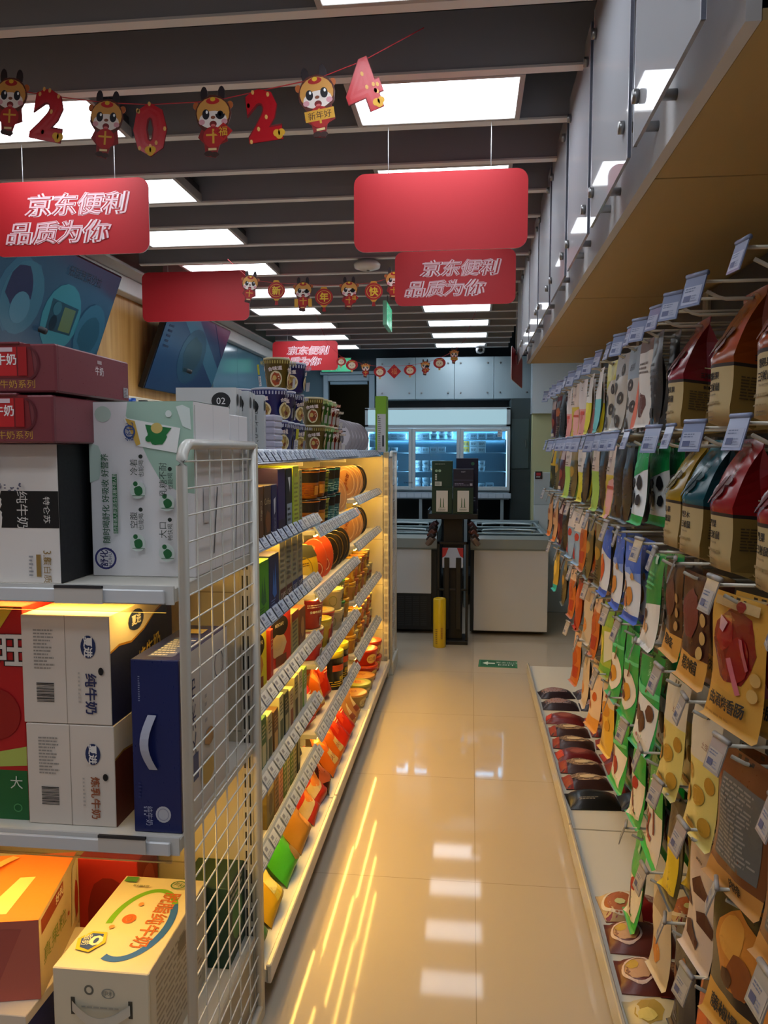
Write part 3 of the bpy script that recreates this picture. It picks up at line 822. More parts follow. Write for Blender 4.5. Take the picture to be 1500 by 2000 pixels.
def catlantern(t, x, z, s):
    M0 = Matrix.Translation((x, 0, z)) @ Matrix.Scale(s, 4)
    m = MB(); m.prism(ell(0, 0, .5, .42, 24), -.012, .012, 'b81c22', M0 @ STAND); m.prism([(-.1, -.4), (.1, -.4), (.07, -.58), (-.07, -.58)], -.008, .008, 'd8b070', M0 @ STAND)
    f = planar(M0 @ Vector((-.5, -.013, -.5)), M0.to_3x3() @ Vector((1, 0, 0)), M0.to_3x3() @ Vector((0, 0, 1)), M0.to_3x3() @ Vector((0, -1, 0)))
    prints(m, f, s, s, [('E', .5, .46, .3, .26, 'f0dcc0'), ('R', .25, .74, .75, .8, 'd8a040'), ('E', .4, .48, .03, .04, '302020'), ('E', .6, .48, .03, .04, '302020'), ('E', .5, .4, .03, .02, '904030')], .0004)
    m.build('lantern_charm', t)
catlantern(g, -.828, 2.092, .085); dragon(g, -.732, 2.056, .088, 0, 0); catlantern(g, -.633, 2.044, .085); diamond(g, '福', -.534, 2.044, .082)
catlantern(g, -.424, 2.052, .085); dragon(g, -.319, 2.065, .085, 0, 1); catlantern(g, -.222, 2.098, .085); dragon(g, -.122, 2.141, .085, 0, 2); catlantern(g, -.903, 2.117, .07)

# ================================================================== MENU SCREENS
def screen(y0, y1, label, which):
    t = thing('menu_screen', label, 'menu screen', (-1.74, (y0 + y1) / 2, 2.365))
    w = y1 - y0; h = .535; a = math.atan2(.185, .485)
    Mx = Matrix.Rotation(a, 4, 'Y')        # leans: top towards the aisle
    m = MB(); m.box(-.04, -w / 2, -h, -.002, w / 2, 0, '0c0e14/p', .004, Mx); m.build('housing', t)
    m = MB()
    o = Mx @ Vector((0, w / 2 - .008, -h + .008)); u = Mx.to_3x3() @ Vector((0, -1, 0)) * (w - .016); v = Mx.to_3x3() @ Vector((0, 0, 1)) * (h - .016); n = Mx.to_3x3() @ Vector((1, 0, 0))
    # seen from +x the left edge is at -y
    o = Mx @ Vector((0, -w / 2 + .008, -h + .008)); u = -u
    Wd, Hd = w - .016, h - .016
    if which == 0:
        ops = [('R', 0, 0, 1, 1, '2f4a62/e.42'), ('B', .3, .55, .16, .34, '365c74/e.42', 3), ('E', .33, .52, .13, .3, '3a6478/e.42'), ('B', .3, .6, .09, .2, '2a2a4a/e.42', 5), ('E', .33, .44, .06, .13, '4a7488/e.42'),
               ('E', .62, .46, .14, .30, '367884/e.42'), ('P', [(.53, .33), (.72, .33), (.73, .58), (.52, .6)], '1e3a48/e.42'), ('P', [(.62, .35), (.71, .35), (.71, .56), (.62, .56)], '5a6a40/e.42'), ('E', .57, .40, .025, .07, '0e1a28/e.42'), ('E', .57, .53, .03, .06, '2f5c68/e.42'),
               ('E', .87, .4, .12, .28, '2e5c72/e.42'), ('B', .87, .38, .09, .2, '204a5c/e.42', 8), ('T', '低脂蔬菜沙拉', .7, .87, .09, '14202c'), ('R', 0, 0, 1, .04, '2c4a68/e.42')]
    else:
        ops = [('R', 0, 0, 1, 1, '263a5c/e.42'), ('P', [(.1, 1), (.4, 1), (1, .45), (1, .2)], '38647c/e.42'), ('E', .5, .5, .2, .36, '28485e/e.42'), ('B', .5, .5, .15, .28, '28404a/e.42', 4), ('P', [(.7, 1), (1, 1), (1, .6)], '3a3052/e.42'), ('L', .05, .5, .12, .8, 5, '1a2a44')]
    prints(m, planar(o, u, v, n), Wd, Hd, ops, .0005)
    m.build('display', t)
    for a_, b_ in (((-.05, 0, -.12), (-.22, 0, -.02)), ((-.1, 0, -.35), (-.22, 0, -.3))):
        m = MB(); m.tube([a_, b_], .014, '22252a'); m.build('mount_arm', t)
screen(2.65, 3.75, 'large tilted menu screen with salad bowls on the wooden wall', 0)
screen(4.4, 5.5, 'second tilted blue menu screen farther along the wooden wall', 1)

# ================================================================== PACKAGES
SHELF = 'dad6cc'
def carton(w, d, h, col, F=(), R=(), T=(), L=(), name='carton', bev=.0015, parent=None):
    m = MB(); m.box(-w / 2, -d / 2, 0, w / 2, d / 2, h, col, bev)
    if F: prints(m, planar((-w / 2, -d / 2, 0), (w, 0, 0), (0, 0, h), (0, -1, 0)), w, h, F)
    if R: prints(m, planar((w / 2, -d / 2, 0), (0, d, 0), (0, 0, h), (1, 0, 0)), d, h, R)
    if L: prints(m, planar((-w / 2, d / 2, 0), (0, -d, 0), (0, 0, h), (-1, 0, 0)), d, h, L)
    if T: prints(m, planar((-w / 2, -d / 2, h), (w, 0, 0), (0, d, 0), (0, 0, 1)), w, d, T)
    return m.build(name, parent)
def strap(parent, pts, w, key, name='handle'):
    """thin band along pts, width along its own side vector"""
    m = MB()
    vs = []; fs = []
    for p, sd in pts:
        p = Vector(p); sd = Vector(sd).normalized() * w / 2
        vs += [p - sd, p + sd]
    for i in range(len(pts) - 1):
        fs.append((2 * i, 2 * i + 1, 2 * i + 3, 2 * i + 2))
    n = len(vs)
    off = [(v + Vector((.0015, -.0015, 0))) for v in vs]
    m.add(vs + off, fs + [tuple(j + n for j in f[::-1]) for f in fs], key)
    return m.build(name, parent)

# --- end cap facing the entrance ------------------------------------------------
ec = thing('end_shelf_unit', 'cream end shelving unit with wire mesh side facing the entrance', 'shelving', (-1.0, 1.83, 0))
m = MB(); m.box(-.47, -.012, .1, .45, .0, 1.50, 'd8d0b8')
for z in (.45, .8, 1.15): m.box(-.47, -.0135, z, .45, -.012, z + .003, 'a8a08a')
m.build('back_panel', ec)
def upright(parent, x, y, h, w=.03, d=.05, key='d3cfc0', z0=0, slots=True):
    m = MB(); m.box(x - w / 2, y - d / 2, z0, x + w / 2, y + d / 2, h, key, .003)
    if slots:
        for k in range(int((h - z0 - .1) / .05)):
            for q in (-.006, .006):
                m.box(x + q - .0018, y - d / 2 - .0008, z0 + .06 + k * .05, x + q + .0018, y - d / 2 + .001, z0 + .095 + k * .05, '2a2822')
                m.box(x + w / 2 - .001, y + q * 2 - .0018, z0 + .06 + k * .05, x + w / 2 + .0008, y + q * 2 + .0018, z0 + .095 + k * .05, '2a2822')
    return m.build('upright', parent)
upright(ec, .452, .02, 1.517, .03, .08)
def meshside(parent, x, y0, y1, z0, z1, sx=.075, sz=.05, foot=False):
    r = .04; m = MB(); P = []
    P.append((x, y0, z0))
    for k in range(7):
        t = PI / 2 * k / 6
        P.append((x, y0 + r - r * math.cos(t), z1 - r + r * math.sin(t)))
    P += [(x, y1, z1)]
    m.tube(P, .0105, 'dcdad2/p', 10)
    m.tube([(x, y1, z1), (x, y1, z0)], .009, 'dcdad2/p', 8); m.tube([(x, y0, z0 + .01), (x, y1, z0 + .01)], .009, 'dcdad2/p', 8)
    fr = m.build('mesh_frame', parent)
    m = MB()
    y = y0 + sx
    while y < y1 - .01:
        m.tube([(x, y, z0), (x, y, z1)], .0019, 'e4e2da/p', 6, False); y += sx
    z = z0 + sz
    while z < z1 - .02:
        m.tube([(x, y0, z), (x, y1, z)], .0019, 'e4e2da/p', 6, False); z += sz
    m.build('wire_grid', fr)
    if foot:
        m = MB(); m.box(x - .015, y0, 0, x + .015, y1 + .05, .09, 'd3cfc0', .004); m.build('foot', parent)
meshside(ec, .478, -.485, -.03, .08, 1.512)
for i, z in enumerate((1.25, .775, .27)):
    m = MB(); m.box(-.46, -.50, z - .028, .465, -.014, z, SHELF, .002); m.box(-.46, -.503, z - .03, .465, -.498, z + .004, 'd8d6d2/p'); s_ = m.build('shelf', ec)
    m = MB(); m.box(-.46, -.512, z - .028, .45, -.505, z - .002, 'd8dade/p', .002); m.box(-.46, -.505, z - .045, .45, -.500, z - .028, 'e0dccf/t'); m.build('edge_strip', s_)
    m = MB(); m.box(-.42, -.42, z - .036, .42, -.40, z - .029, 'ffc95e/e%g' % LED); m.build('light_strip', s_) if i < 2 else None
m = MB(); m.box(-.46, -.46, 0, .46, 0, .24, 'b8b2a4'); m.build('base', ec)
for i, (x, z) in enumerate(((-.71, 1.252), (-.64, .782))):
    m = MB(); m.box(-.046, -.004, -.03, .046, .0, .002, 'cfcac4'); m.box(-.046, -.005, -.002, .046, .001, .003, '2c2c30')
    tag(m.build('price_tag_holder', loc=(x, 1.3155, z)), ['blank grey price tag clipped on the upper end shelf edge', 'blank grey price tag clipped on the middle end shelf edge'][i], 'price tag')

# green-white carton
g1 = 'f0eeee'; gr = '1f6b3a'; sg = 'a9c9b8'
def icon(cu, cv):
    return [('E', cu, cv, .075, .05, 'd8e4de'), ('E', cu - .02, cv + .035, .022, .014, gr), ('B', cu + .01, cv - .005, .05, .03, gr, int(cu * 50)), ('R', cu - .05, cv - .033, cu + .07, cv - .03, gr)]
F = [('B', 1.0, .86, .72, .24, sg, 12) if 0 else ('P', [(.38, 1), (1, 1), (1, .48), (.85, .49), (.68, .55), (.56, .68), (.46, .82), (.36, .92)], sg), ('E', .14, .93, .08, .045, 'c2d8cc'), ('P', [(0, .77), (.09, .75), (.13, .68), (.09, .56), (0, .54)], 'c6dad0'), ('P', [(.84, .97), (.9, .98), (.97, .96), (.98, .84), (.9, .86)], 'dfeae6'), ('E', .77, .93, .03, .02, 'dfeae6'),
     ('P', [(.34, .91), (.88, .85), (.84, .71), (.46, .75)], 'f4f6f4'), ('P', [(.36, .905), (.45, .89), (.50, .76), (.46, .75)], 'd8b050'), ('B', .66, .80, .1, .055, '1f7a3e', 4), ('P', [(.55, .87), (.8, .85), (.72, .79), (.58, .80)], '1f7a3e'), ('E', .66, .85, .055, .03, 'd8c070'), ('E', .58, .79, .03, .018, '1f7a3e'), ('T', '舒化', .40, .83, .05, '2a4a8a', 90), ('O', .40, .83, .055, .038, .003, '2a4a8a'),
     ('T', '随时喝舒化 好吸收 好营养', .155, .45, .046, '1f5a38', 90, .93, .01), ('R', .225, .25, .27, .59, gr), ('T', '适合普通人群更适合乳糖不耐人群', .247, .42, .024, 'e0ece4', 90, .9)]
for cu, cv, a, b in ((.45, .50, '冷着', '也能喝'), (.73, .43, '乳糖不耐', '也能喝'), (.45, .20, '空腹', '也能喝'), (.73, .145, '大口', '畅快喝')):
    F += icon(cu + .02, cv) + [('T', a, cu - .01, cv + .13, .045, '2a3c34', 90), ('T', b, cu + .06, cv + .12, .03, '2a3c34', 90), ('E', cu + .06, cv + .19, .02, .012, '1c2a24')]
F += [('O', .17, .11, .105, .063, .004, '2a2a6a'), ('T', '舒化', .155, .11, .048, '22225a', 90, 1, .02), ('T', 'SHUHUA', .215, .11, .02, '22225a', 90)]
c_ = carton(.214, .225, .345, 'eceaec', F, [('R', .02, .02, .04, .98, 'c0c8c4'), ('R', .5, 0, .505, 1, 'b8bcc0'), ('P', [(.45, .1), (.47, .1), (.6, .5), (.58, .5)], '303438'), ('R', .2, .3, .35, .5, 'd0d0d4')], [('R', 0, 0, 1, 1, 'b8d8cc')], name='milk_carton')
c_.location = (-.643, 1.56, 1.2505); tag(c_, 'upright white and green milk carton with green figures on the upper end shelf', 'milk carton')
c_ = carton(.19, .135, .33, 'e6e6ea', (), [('R', .48, 0, .49, 1, 'a8acb4'), ('P', [(.2, .05), (.22, .05), (.34, .55), (.31, .55)], '2a2c30'), ('P', [(.7, .05), (.72, .05), (.8, .6), (.78, .6)], '2a2c30'), ('L', .55, .6, .95, .8, 4, 'b0b4bc')], name='milk_carton')
c_.location = (-.632, 1.745, 1.2505); tag(c_, 'plain white carton behind the green milk carton, seen through the wire mesh', 'carton')
# white carton with black panel and black side
R_ = random.Random(5)
F = [('P', [(.36, .40)] + [(.36 + R_.uniform(-.015, .015), .40 + .26 * k / 14) for k in range(1, 14)] + [(.37, .665), (1, .665), (1, .40)], '0d1014'), ('T', '纯牛奶', .60, .53, .085, 'e8e4e0', -90, 1.0), ('T', '特仑苏', .87, .53, .05, 'e8e4e0', -90, 1.2), ('T', '3.8', .86, .20, .06, '9a7a40', -90, .8), ('T', '蛋白质', .86, .10, .06, '9a7a40', -90), ('R', .74, .05, .79, .21, '9a7a40'), ('L', .66, .05, .71, .21, 6, '8a8a90')]
for k in range(26):
    F.append(('E', .30 + R_.uniform(0, .32), .67 + R_.uniform(0, .055), .012, .005, '6a6a80'))
for k in range(14):
    F.append(('E', R_.uniform(.2, .35), .86 + R_.uniform(0, .12), .018, .009, '7a80a8'))
t = thing('milk_carton', 'white milk carton with black label and black handled side, under the maroon packs', 'milk carton', (-.853, 1.485, 1.2505))
m = MB(); m.box(-.09, -.135, 0, .09, .135, .262, 'ece6e2', .0015); m.box(.0895, -.134, .001, .0915, .134, .261, '0c0e12')
prints(m, planar((-.09, -.135, 0), (.18, 0, 0), (0, 0, .262), (0, -1, 0)), .18, .262, F); m.build('box', t)
strap(t, [((.0918 + .014 * math.sin(PI * k / 10), .02, .07 + .12 * k / 10), (0, 1, 0)) for k in range(11)], .03, '8a909c')
# two maroon packs
def maroon():
    t = thing('milk_pack', '', 'milk pack')
    w, d, h = .33, .30, .085
    m = MB(); m.box(-w / 2, -d / 2, 0, w / 2, d / 2, h, '7c3c44/g', .003)
    F = [('T', '牛奶系列', .78, .17, .17, 'c8963c', 0, 1.1), ('P', [(.5, 1), (.86, 1), (.88, .3), (.5, .3)], '7a1820'), ('R', .56, .34, .78, .94, 'c42830/g'), ('T', '牛奶', .72, .68, .24, 'f0e8e8', 0, 1, .02), ('R', .62, .84, .76, .93, 'd8c0c8'), ('R', .79, .34, .84, .94, 'a82028/g'), ('O', .85, .6, .06, .34, .004, '5a1420', -90, 90)]
    prints(m, planar((-w / 2, -d / 2, 0), (w, 0, 0), (0, 0, h), (0, -1, 0)), w, h, F)
    prints(m, planar((w / 2, -d / 2, 0), (0, d, 0), (0, 0, h), (1, 0, 0)), d, h, [('T', '牛奶', .55, .62, .2, 'ded6d8'), ('R', .52, .78, .58, .86, 'b09a9c'), ('R', .90, .1, .97, .34, 'b0a8ac'), ('L', .905, .11, .965, .33, 6, '5a3a40'), ('R', .015, 0, .02, 1, '6a3038')])
    m.build('wrapped_pack', t)
    m = MB(); m.box(-.06, -.153, h - .002, .10, .10, h + .004, '6f2e36/g', .002); m.build('film_fold', t)
    return t
place('mar', maroon, (-.905, 1.45, 1.5135), label='lower of the two maroon shrink-wrapped milk packs atop the end shelf', cat='milk pack', name='milk_pack')
place('mar', maroon, (-.90, 1.452, 1.604), (0, 0, .01), label='upper of the two maroon shrink-wrapped milk packs atop the end shelf', cat='milk pack')
# cartons on the middle end shelf
def xiajin(main, word, col, wave):
    F = [('R', .495, 0, .502, 1, 'a89888'), ('L', .14, .5, .38, .88, 12, 'a09890'), ('K', .16, .20, .36, .38, True), ('E', .76, .72, .085, .105, '1e2f5e'), ('T', '夏进', .76, .72, .085, 'f0ece8', -90, 1.1, .03), ('T', word, .78, .29, .115 if len(word) < 4 else .095, col, -90, 1.1, .02), ('L', .64, .2, .67, .5, 8, 'b8b0a8'), ('E', .90, .5, .03, .036, '0c0c10')]
    R = [('R', 0, 0, 1, 1, 'ece0cc'), ('P', [(0, 0), (1, 0), (1, .95), (.85, .88), (.7, .84), (.5, .72), (.3, .66), (.12, .69), (0, .66)], main), ('P', [(0, .66), (.12, .69), (.3, .66), (.5, .72), (.7, .84), (.85, .88), (1, .95), (1, .96), (.7, .86), (.5, .74), (.3, .68), (.12, .71), (0, .68)], 'b0802c'), ('E', .38, .86, .12, .1, '1e2f5e'), ('T', '夏进', .38, .86, .1, 'f0ece8', 0, 1, .03), ('T', '纯牛奶', .58, .50, .18, 'c8b060', 12, 1, .02)]
    return carton(.178, .30, .211 if wave else .2, 'e4d8cc', F, R, (), name='milk_carton')
c_ = xiajin('1a2350', '炼乳牛奶', '9a5028', False)
prints_ = None
c_.location = (-.762, 1.51, .7755); tag(c_, 'lower white milk carton with brown lettering on the middle end shelf', 'milk carton')
c_.data.materials[list(k for k in range(len(c_.data.materials)) if c_.data.materials[k].name.startswith('m_1a2350'))[0]] = mat('6a2a18')
c_ = xiajin('1a2350', '纯牛奶', '22285a', True)
c_.location = (-.765, 1.51, .977); tag(c_, 'upper white milk carton with navy lettering and navy side, middle end shelf', 'milk carton')
t = thing('gift_carton', 'tall dark blue carton with pale handle, middle end shelf by the mesh', 'carton', (-.585, 1.48, .7755))
m = MB(); m.box(-.047, -.13, 0, .047, .155, .335, '1b2560/g', .0015)
prints(m, planar((-.047, -.13, 0), (.094, 0, 0), (0, 0, .335), (0, -1, 0)), .094, .335, [('L', .15, .76, .19, .91, 12, 'a0a8c8'), ('E', .62, .11, .16, .048, 'c8c8d0'), ('O', .62, .11, .12, .036, .0015, '9a9ab0'), ('T', '纯牛奶', .33, .10, .04, 'b8bcd8', -90, .9), ('L', .22, .1, .26, .16, 3, 'b8bcd8'), ('L', .12, .2, .18, .3, 5, '303a78')])
prints(m, planar((-.047, -.13, .335), (.094, 0, 0), (0, .285, 0), (0, 0, 1)), .094, .285, [('R', .25, .08, .8, .6, '3a4a88'), ('L', .28, .1, .78, .55, 8, 'b8bcd8'), ('R', .3, .72, .7, .86, 'c8b070')])
prints(m, planar((.047, -.13, 0), (0, .285, 0), (0, 0, .335), (1, 0, 0)), .285, .335, [('R', .02, .0, 1, 1, 'd4d0cc'), ('T', '艾莱希', .22, .60, .12, '2a3460', 90, 1.3), ('R', .04, .17, .14, .32, '22306a'), ('R', .16, .22, .32, .38, '3a4f80'), ('O', .78, .8, .1, .09, .003, '3a4468'), ('B', .55, .4, .12, .06, 'b08858', 5), ('E', .5, .2, .14, .08, 'c8a858'), ('L', .45, .5, .5, .7, 4, '9a9aa0')])
m.build('box', t)
strap(t, [((-.006 - .012 * math.sin(PI * k / 10), -.133 - .012 * math.sin(PI * k / 10), .125 + .105 * k / 10), (1, 0, 0)) for k in range(11)], .016, 'b8bcd0')
c_ = carton(.15, .3, .425, 'c01c20', [('P', [(0, 0), (1, 0), (1, .235), (0, .235)], '1d6a34'), ('P', [(0, .235), (1, .26), (1, .35), (.6, .32), (0, .24)], 'b8c860'), ('P', [(.55, 1), (.9, 1), (.7, .9)], 'e8c838'), ('T', '旺旺', .60, .80, .15, '201012', 0, 1, .05), ('T', '旺旺', .60, .80, .145, 'e8e0d8', 0, 1, .02), ('E', .6, .5, .34, .12, 'a01c18'), ('T', '大', .85, .18, .06, 'd8e0d0'), ('O', .86, .06, .06, .02, .002, '50a060')], name='gift_carton')
c_.location = (-.932, 1.52, .7755); tag(c_, 'tall red and green carton at the left of the white milk cartons', 'carton')
# bottom end shelf
t = thing('milk_carton', 'cream milk carton with green and blue ring and handle, on the bottom end shelf', 'milk carton', (-.704, 1.50, .2705))
w, d, h = .195, .325, .228
m = MB(); m.box(-w / 2, -d / 2, 0, w / 2, d / 2, h, 'e2d8c0', .002)
prints(m, planar((-w / 2, -d / 2, h), (w, 0, 0), (0, d, 0), (0, 0, 1)), w, d, [('O', .55, .50, .36, .36, .014, '6fae2c', 30, 190), ('O', .55, .46, .38, .38, .016, '2a66c8', -110, 40), ('T', '脱脂纯牛奶', .72, .52, .125, 'c06a3a', -90, .95, .02), ('O', .42, .5, .075, .05, .008, 'd86a3a'), ('E', .42, .5, .03, .022, 'd86a3a'), ('E', .44, .66, .03, .022, 'd8985a'), ('E', .30, .40, .03, .02, 'e0a06a'),
    ('P', [(.10, .16), (.04, .26), (.14, .34), (.30, .34), (.36, .24), (.26, .14)], 'd8c040'), ('P', [(.13, .18), (.08, .26), (.16, .32), (.28, .32), (.32, .24), (.24, .16)], '2a4a9a'), ('T', '0', .25, .25, .10, 'f4f0e0', 0, 1.3, .03), ('T', '脂肪', .15, .25, .05, 'f4f0e0', -80), ('O', .72, .90, .09, .05, .003, '3a7a4a'), ('T', '伊利', .72, .90, .05, '2a6a3a', -20), ('R', .05, .9, .2, .96, '4a8a4a'), ('L', .2, .84, .45, .88, 1, '9a9a80')])
prints(m, planar((-w / 2, -d / 2, 0), (w, 0, 0), (0, 0, h), (0, -1, 0)), w, h, [('O', .38, .82, .05, .045, .004, '6a6a60'), ('O', .58, .80, .07, .045, .002, '9a9a90'), ('T', '伊利', .58, .80, .05, '8a8a80'), ('T', '脱脂纯牛奶', .52, .18, .14, 'a87a70', 0, .75, .02), ('L', .3, .66, .7, .69, 1, 'b8b0a0')])
prints(m, planar((w / 2, -d / 2, 0), (0, d, 0), (0, 0, h), (1, 0, 0)), d, h, [('R', .02, 0, .98, 1, 'd8cfbc'), ('L', .1, .1, .9, .9, 14, 'a89c88'), ('R', .45, .72, .6, .86, '8a8070')])
m.build('box', t)
for q in (-.057, .06):
    m = MB(); m.box(q - .004, -d / 2 - .001, .135, q + .004, -d / 2 + .001, .17, '4a463c'); m.build('handle_slot', t)
strap(t, [((-.057 + .117 * k / 10, -d / 2 - .004 - .012 * math.sin(PI * k / 10), .155 - .022 * math.sin(PI * k / 10)), (0, 0, 1)) for k in range(11)], .02, 'd8d2c4')
c_ = carton(.30, .28, .135, 'e8dccc', [('R', 0, 0, 1, .83, '1d2c62'), ('R', .88, .5, .95, .62, 'c8c4c0'), ('R', .88, .32, .95, .44, 'c8c4c0'), ('R', .88, .14, .95, .26, 'c8c4c0')], [('R', 0, 0, 1, .85, '1b2a66')], (), name='carton')
c_.location = (-1.0, 1.46, .2705); tag(c_, 'dark blue carton with pale top under the orange fruit drink box', 'carton')
t = thing('drink_carton', 'orange topped fruit milk box lying on the dark blue carton, bottom end shelf', 'carton', (-1.03, 1.46, .4065), .22)
w, d, h = .32, .26, .165
m = MB(); m.box(-w / 2, -d / 2, 0, w / 2, d / 2, h, 'd87850', .002)
prints(m, planar((-w / 2, -d / 2, h), (w, 0, 0), (0, d, 0), (0, 0, 1)), w, d, [('R', 0, 0, 1, 1, 'ee7a38'), ('P', [(.62, .1), (.78, .1), (.82, .62), (.72, .62)], 'f0c890'), ('E', .45, .7, .1, .08, 'd84a20')])
prints(m, planar((-w / 2, -d / 2, 0), (w, 0, 0), (0, 0, h), (0, -1, 0)), w, h, [('R', 0, 0, 1, 1, 'c86a5a'), ('P', [(0, 0), (.7, 0), (.9, .9), (0, 1)], 'b85a50')])
prints(m, planar((w / 2, -d / 2, 0), (0, d, 0), (0, 0, h), (1, 0, 0)), d, h, [('R', 0, 0, 1, 1, 'ddc8a8'), ('R', .05, .76, .6, .95, '8a3020'), ('T', '好礼', .5, .855, .12, 'f4e8d8', 0, 1.3, .02), ('T', '真果粒', .36, .45, .22, '8a9a58', 0, 1.3), ('P', [(.78, .1), (.88, .15), (.98, .95), (.84, .9)], 'e8e0cc'), ('B', .93, .4, .06, .3, 'a83028', 3), ('E', .7, .4, .02, .03, 'a83028')])
m.build('box', t)
strap(t, [((-.02 + .05 * k / 8, .02 + .1 * k / 8, h + .002 + .006 * math.sin(PI * k / 8)), (1, -.5, 0)) for k in range(9)], .018, 'f0b070')
c_ = carton(.15, .12, .25, 'a82424', [('B', .5, .5, .4, .4, '7a1418', 6)], [('B', .5, .5, .4, .4, 'c85048', 7)], name='gift_carton'); c_.location = (-.86, 1.745, .2705); tag(c_, 'dark red fruit patterned carton at the back of the bottom end shelf', 'carton')
c_ = carton(.12, .13, .2, '2a4a3a', (), [('E', .5, .5, .3, .3, '4a8a4a'), ('L', .1, .7, .9, .95, 3, 'c8d0c0')], name='carton'); c_.location = (-.62, 1.745, .2705); tag(c_, 'dark green carton behind the ringed milk carton, seen through the mesh', 'carton')
# ================================================================== AISLE GONDOLA
STRIP = 'a3aec4/p'
def price_strip(parent, L, z, x=-.6):
    m = MB()
    P = [(x - .012, z + .012), (x - .004, z + .014), (x + .022, z - .026), (x + .016, z - .030)]
    Mx = Matrix(((1, 0, 0, 0), (0, 0, 1, 0), (0, 1, 0, 0), (0, 0, 0, 1)))
    m.prism(P, 0, L, STRIP, Mx)
    n = int(L / .068)
    o = Vector((x - .004, 0, z + .014)); u = Vector((0, L, 0)); v = Vector((.026, 0, -.040)); nn = Vector((.84, 0, .54))
    ops = []
    R = random.Random(int(z * 1000))
    for k in range(n):
        a = (k + .08) / n; b = (k + .92) / n
        ops += [('R', a, .12, b, .9, R.choice(['c2ccdd', 'b6c2d6', 'ccd4e0'])), ('L', a + .008, .62, b - .008, .85, 2, '7e86a0'), ('R', a + .01, .25, a + (b - a) * .5, .5, '8088a2')]
    # the mapping runs down the strip, so build it with u along +y seen from +x
    prints(m, lambda a, b: (o + u * a + v * b, nn), L, .047, ops, .0003)
    m.build('price_strip', parent)
def gondola(y0, y1, zs, label, first=False):
    L = y1 - y0
    t = thing('gondola_shelving', label, 'shelving', (0, y0, 0), 0, 'aisle shelving bays')
    m = MB(); m.box(-.995, .002, .08, -.975, L - .002, 1.46, 'd8ccae')
    for z in (.4, .72, 1.05): m.box(-.976, .002, z, -.9735, L - .002, z + .002, '9a9078')
    m.build('back_panel', t)
    m = MB(); m.box(-.99, .004, .08, -.53, L - .004, .115, SHELF); m.box(-.535, .004, .075, -.520, L - .004, .128, 'c9c4bc/p', .003); bd = m.build('base_deck', t)
    m = MB(); m.box(-.99, .004, 0, -.575, L - .004, .08, '6a6a6c'); m.build('kick_panel', t)
    for i, z in enumerate(zs):
        m = MB(); m.box(-.973, .006, z - .022, -.604, L - .006, z - .002, SHELF, .002)
        if i == 0: m.box(-1.36, .006, z - .022, -.997, L - .006, z - .002, SHELF, .002)
        m.box(-.94, .004, z - .05, -.65, .007, z - .022, SHELF)
        s_ = m.build('shelf', t)
        price_strip(s_, L - .006, z)
        m = MB(); m.box(-.616, .03, z - .0285, -.608, L - .03, z - .0225, 'ffc95e/e%g' % LED); m.build('light_strip', s_)
    for yy in ((.013, L - .013) if first else (L - .013,)):
        m = MB(); m.box(-1.0, yy - .012, 0, -.97, yy + .012, 1.5, 'cfc8b4'); m.build('upright', t)
GZ = [[1.49, 1.245, 1.015, .785, .54, .325], [1.49, 1.19, .935, .655, .37], [1.49, 1.245, 1.0, .70, .41]]
GY = [(1.90, 2.93), (2.932, 3.965), (3.967, 4.945)]
for i in range(3):
    gondola(GY[i][0], GY[i][1], GZ[i], ['nearest bay of the aisle shelving, holding coffee boxes', 'middle bay of the aisle shelving, holding noodle cups and bowls', 'farthest bay of the aisle shelving, by the cream end panel'][i], i == 0)
t = thing('end_panel_unit', 'far end shelving unit with cream back panel and wire mesh side', 'shelving', (-1.0, 4.96, 0))
m = MB(); m.box(-.45, 0, .05, .43, .012, 1.47, 'e0d2ac')
for z in (.32, .62, .92, 1.2): m.box(-.45, -.0012, z, .43, 0, z + .003, '9a8c68')
m.build('back_panel', t)
upright(t, .452, .01, 1.49, .034, .04, 'd9cdb0')
meshside(t, .478, .05, .36, .06, 1.49, .06, .055, True)
for z in (.3, .7, 1.1):
    m = MB(); m.box(-.44, .02, z, .46, .34, z + .02, SHELF); m.build('shelf', t)
for i in range(5):
    m = MB(); m.box(-.06, -.1, 0, .06, .1, .2, ['6a7a88', '8a5a4a', '707880', '8a8078', '5a6068'][i], .003)
    tag(m.build('gift_carton', loc=(-.61, 5.16, [.3205, .7205, 1.1205, .5215, .9215][i])), '%s carton on the far end unit behind the wire mesh, %s' % (['slate blue', 'rusty brown', 'grey', 'beige', 'charcoal'][i], ['lowest shelf', 'middle shelf', 'upper shelf', 'stacked on the slate one', 'stacked on the rusty one'][i]), 'carton')

# ---- product makers (front faces -y, base at z 0)
def cup(r0, r1, h, col, ops, lid, lidh=.008):
    def f():
        t = thing('noodle_cup', '', 'noodle cup')
        m = MB(); m.lathe([(r0 * .9, 0), (r0, .003), (r1, h), (r1 + .003, h + .001), (r1 + .003, h + .004), (r1 - .002, h + .004)], col, 28)
        prints(m, cyl_surf(r0, h, r1), 2 * PI * (r0 + r1) / 2, h, ops, .0005, False)
        m.build('cup_body', t)
        m = MB(); m.lathe([(r1 + .002, h + .0035), (r1 + .002, h + .0035 + lidh), (r1 - .004, h + .0045 + lidh), (0, h + .0045 + lidh)], lid, 28); 
        if lidh > .005:
            prints(m, planar((-r1, -r1, h + .005 + lidh), (2 * r1, 0, 0), (0, 2 * r1, 0), (0, 0, 1)), 2 * r1, 2 * r1, [('B', .5, .5, .3, .3, 'd8a048', 3), ('T', '面', .5, .55, .3, 'a02818')], .0004)
        m.build('cup_lid', t)
        return t
    return f
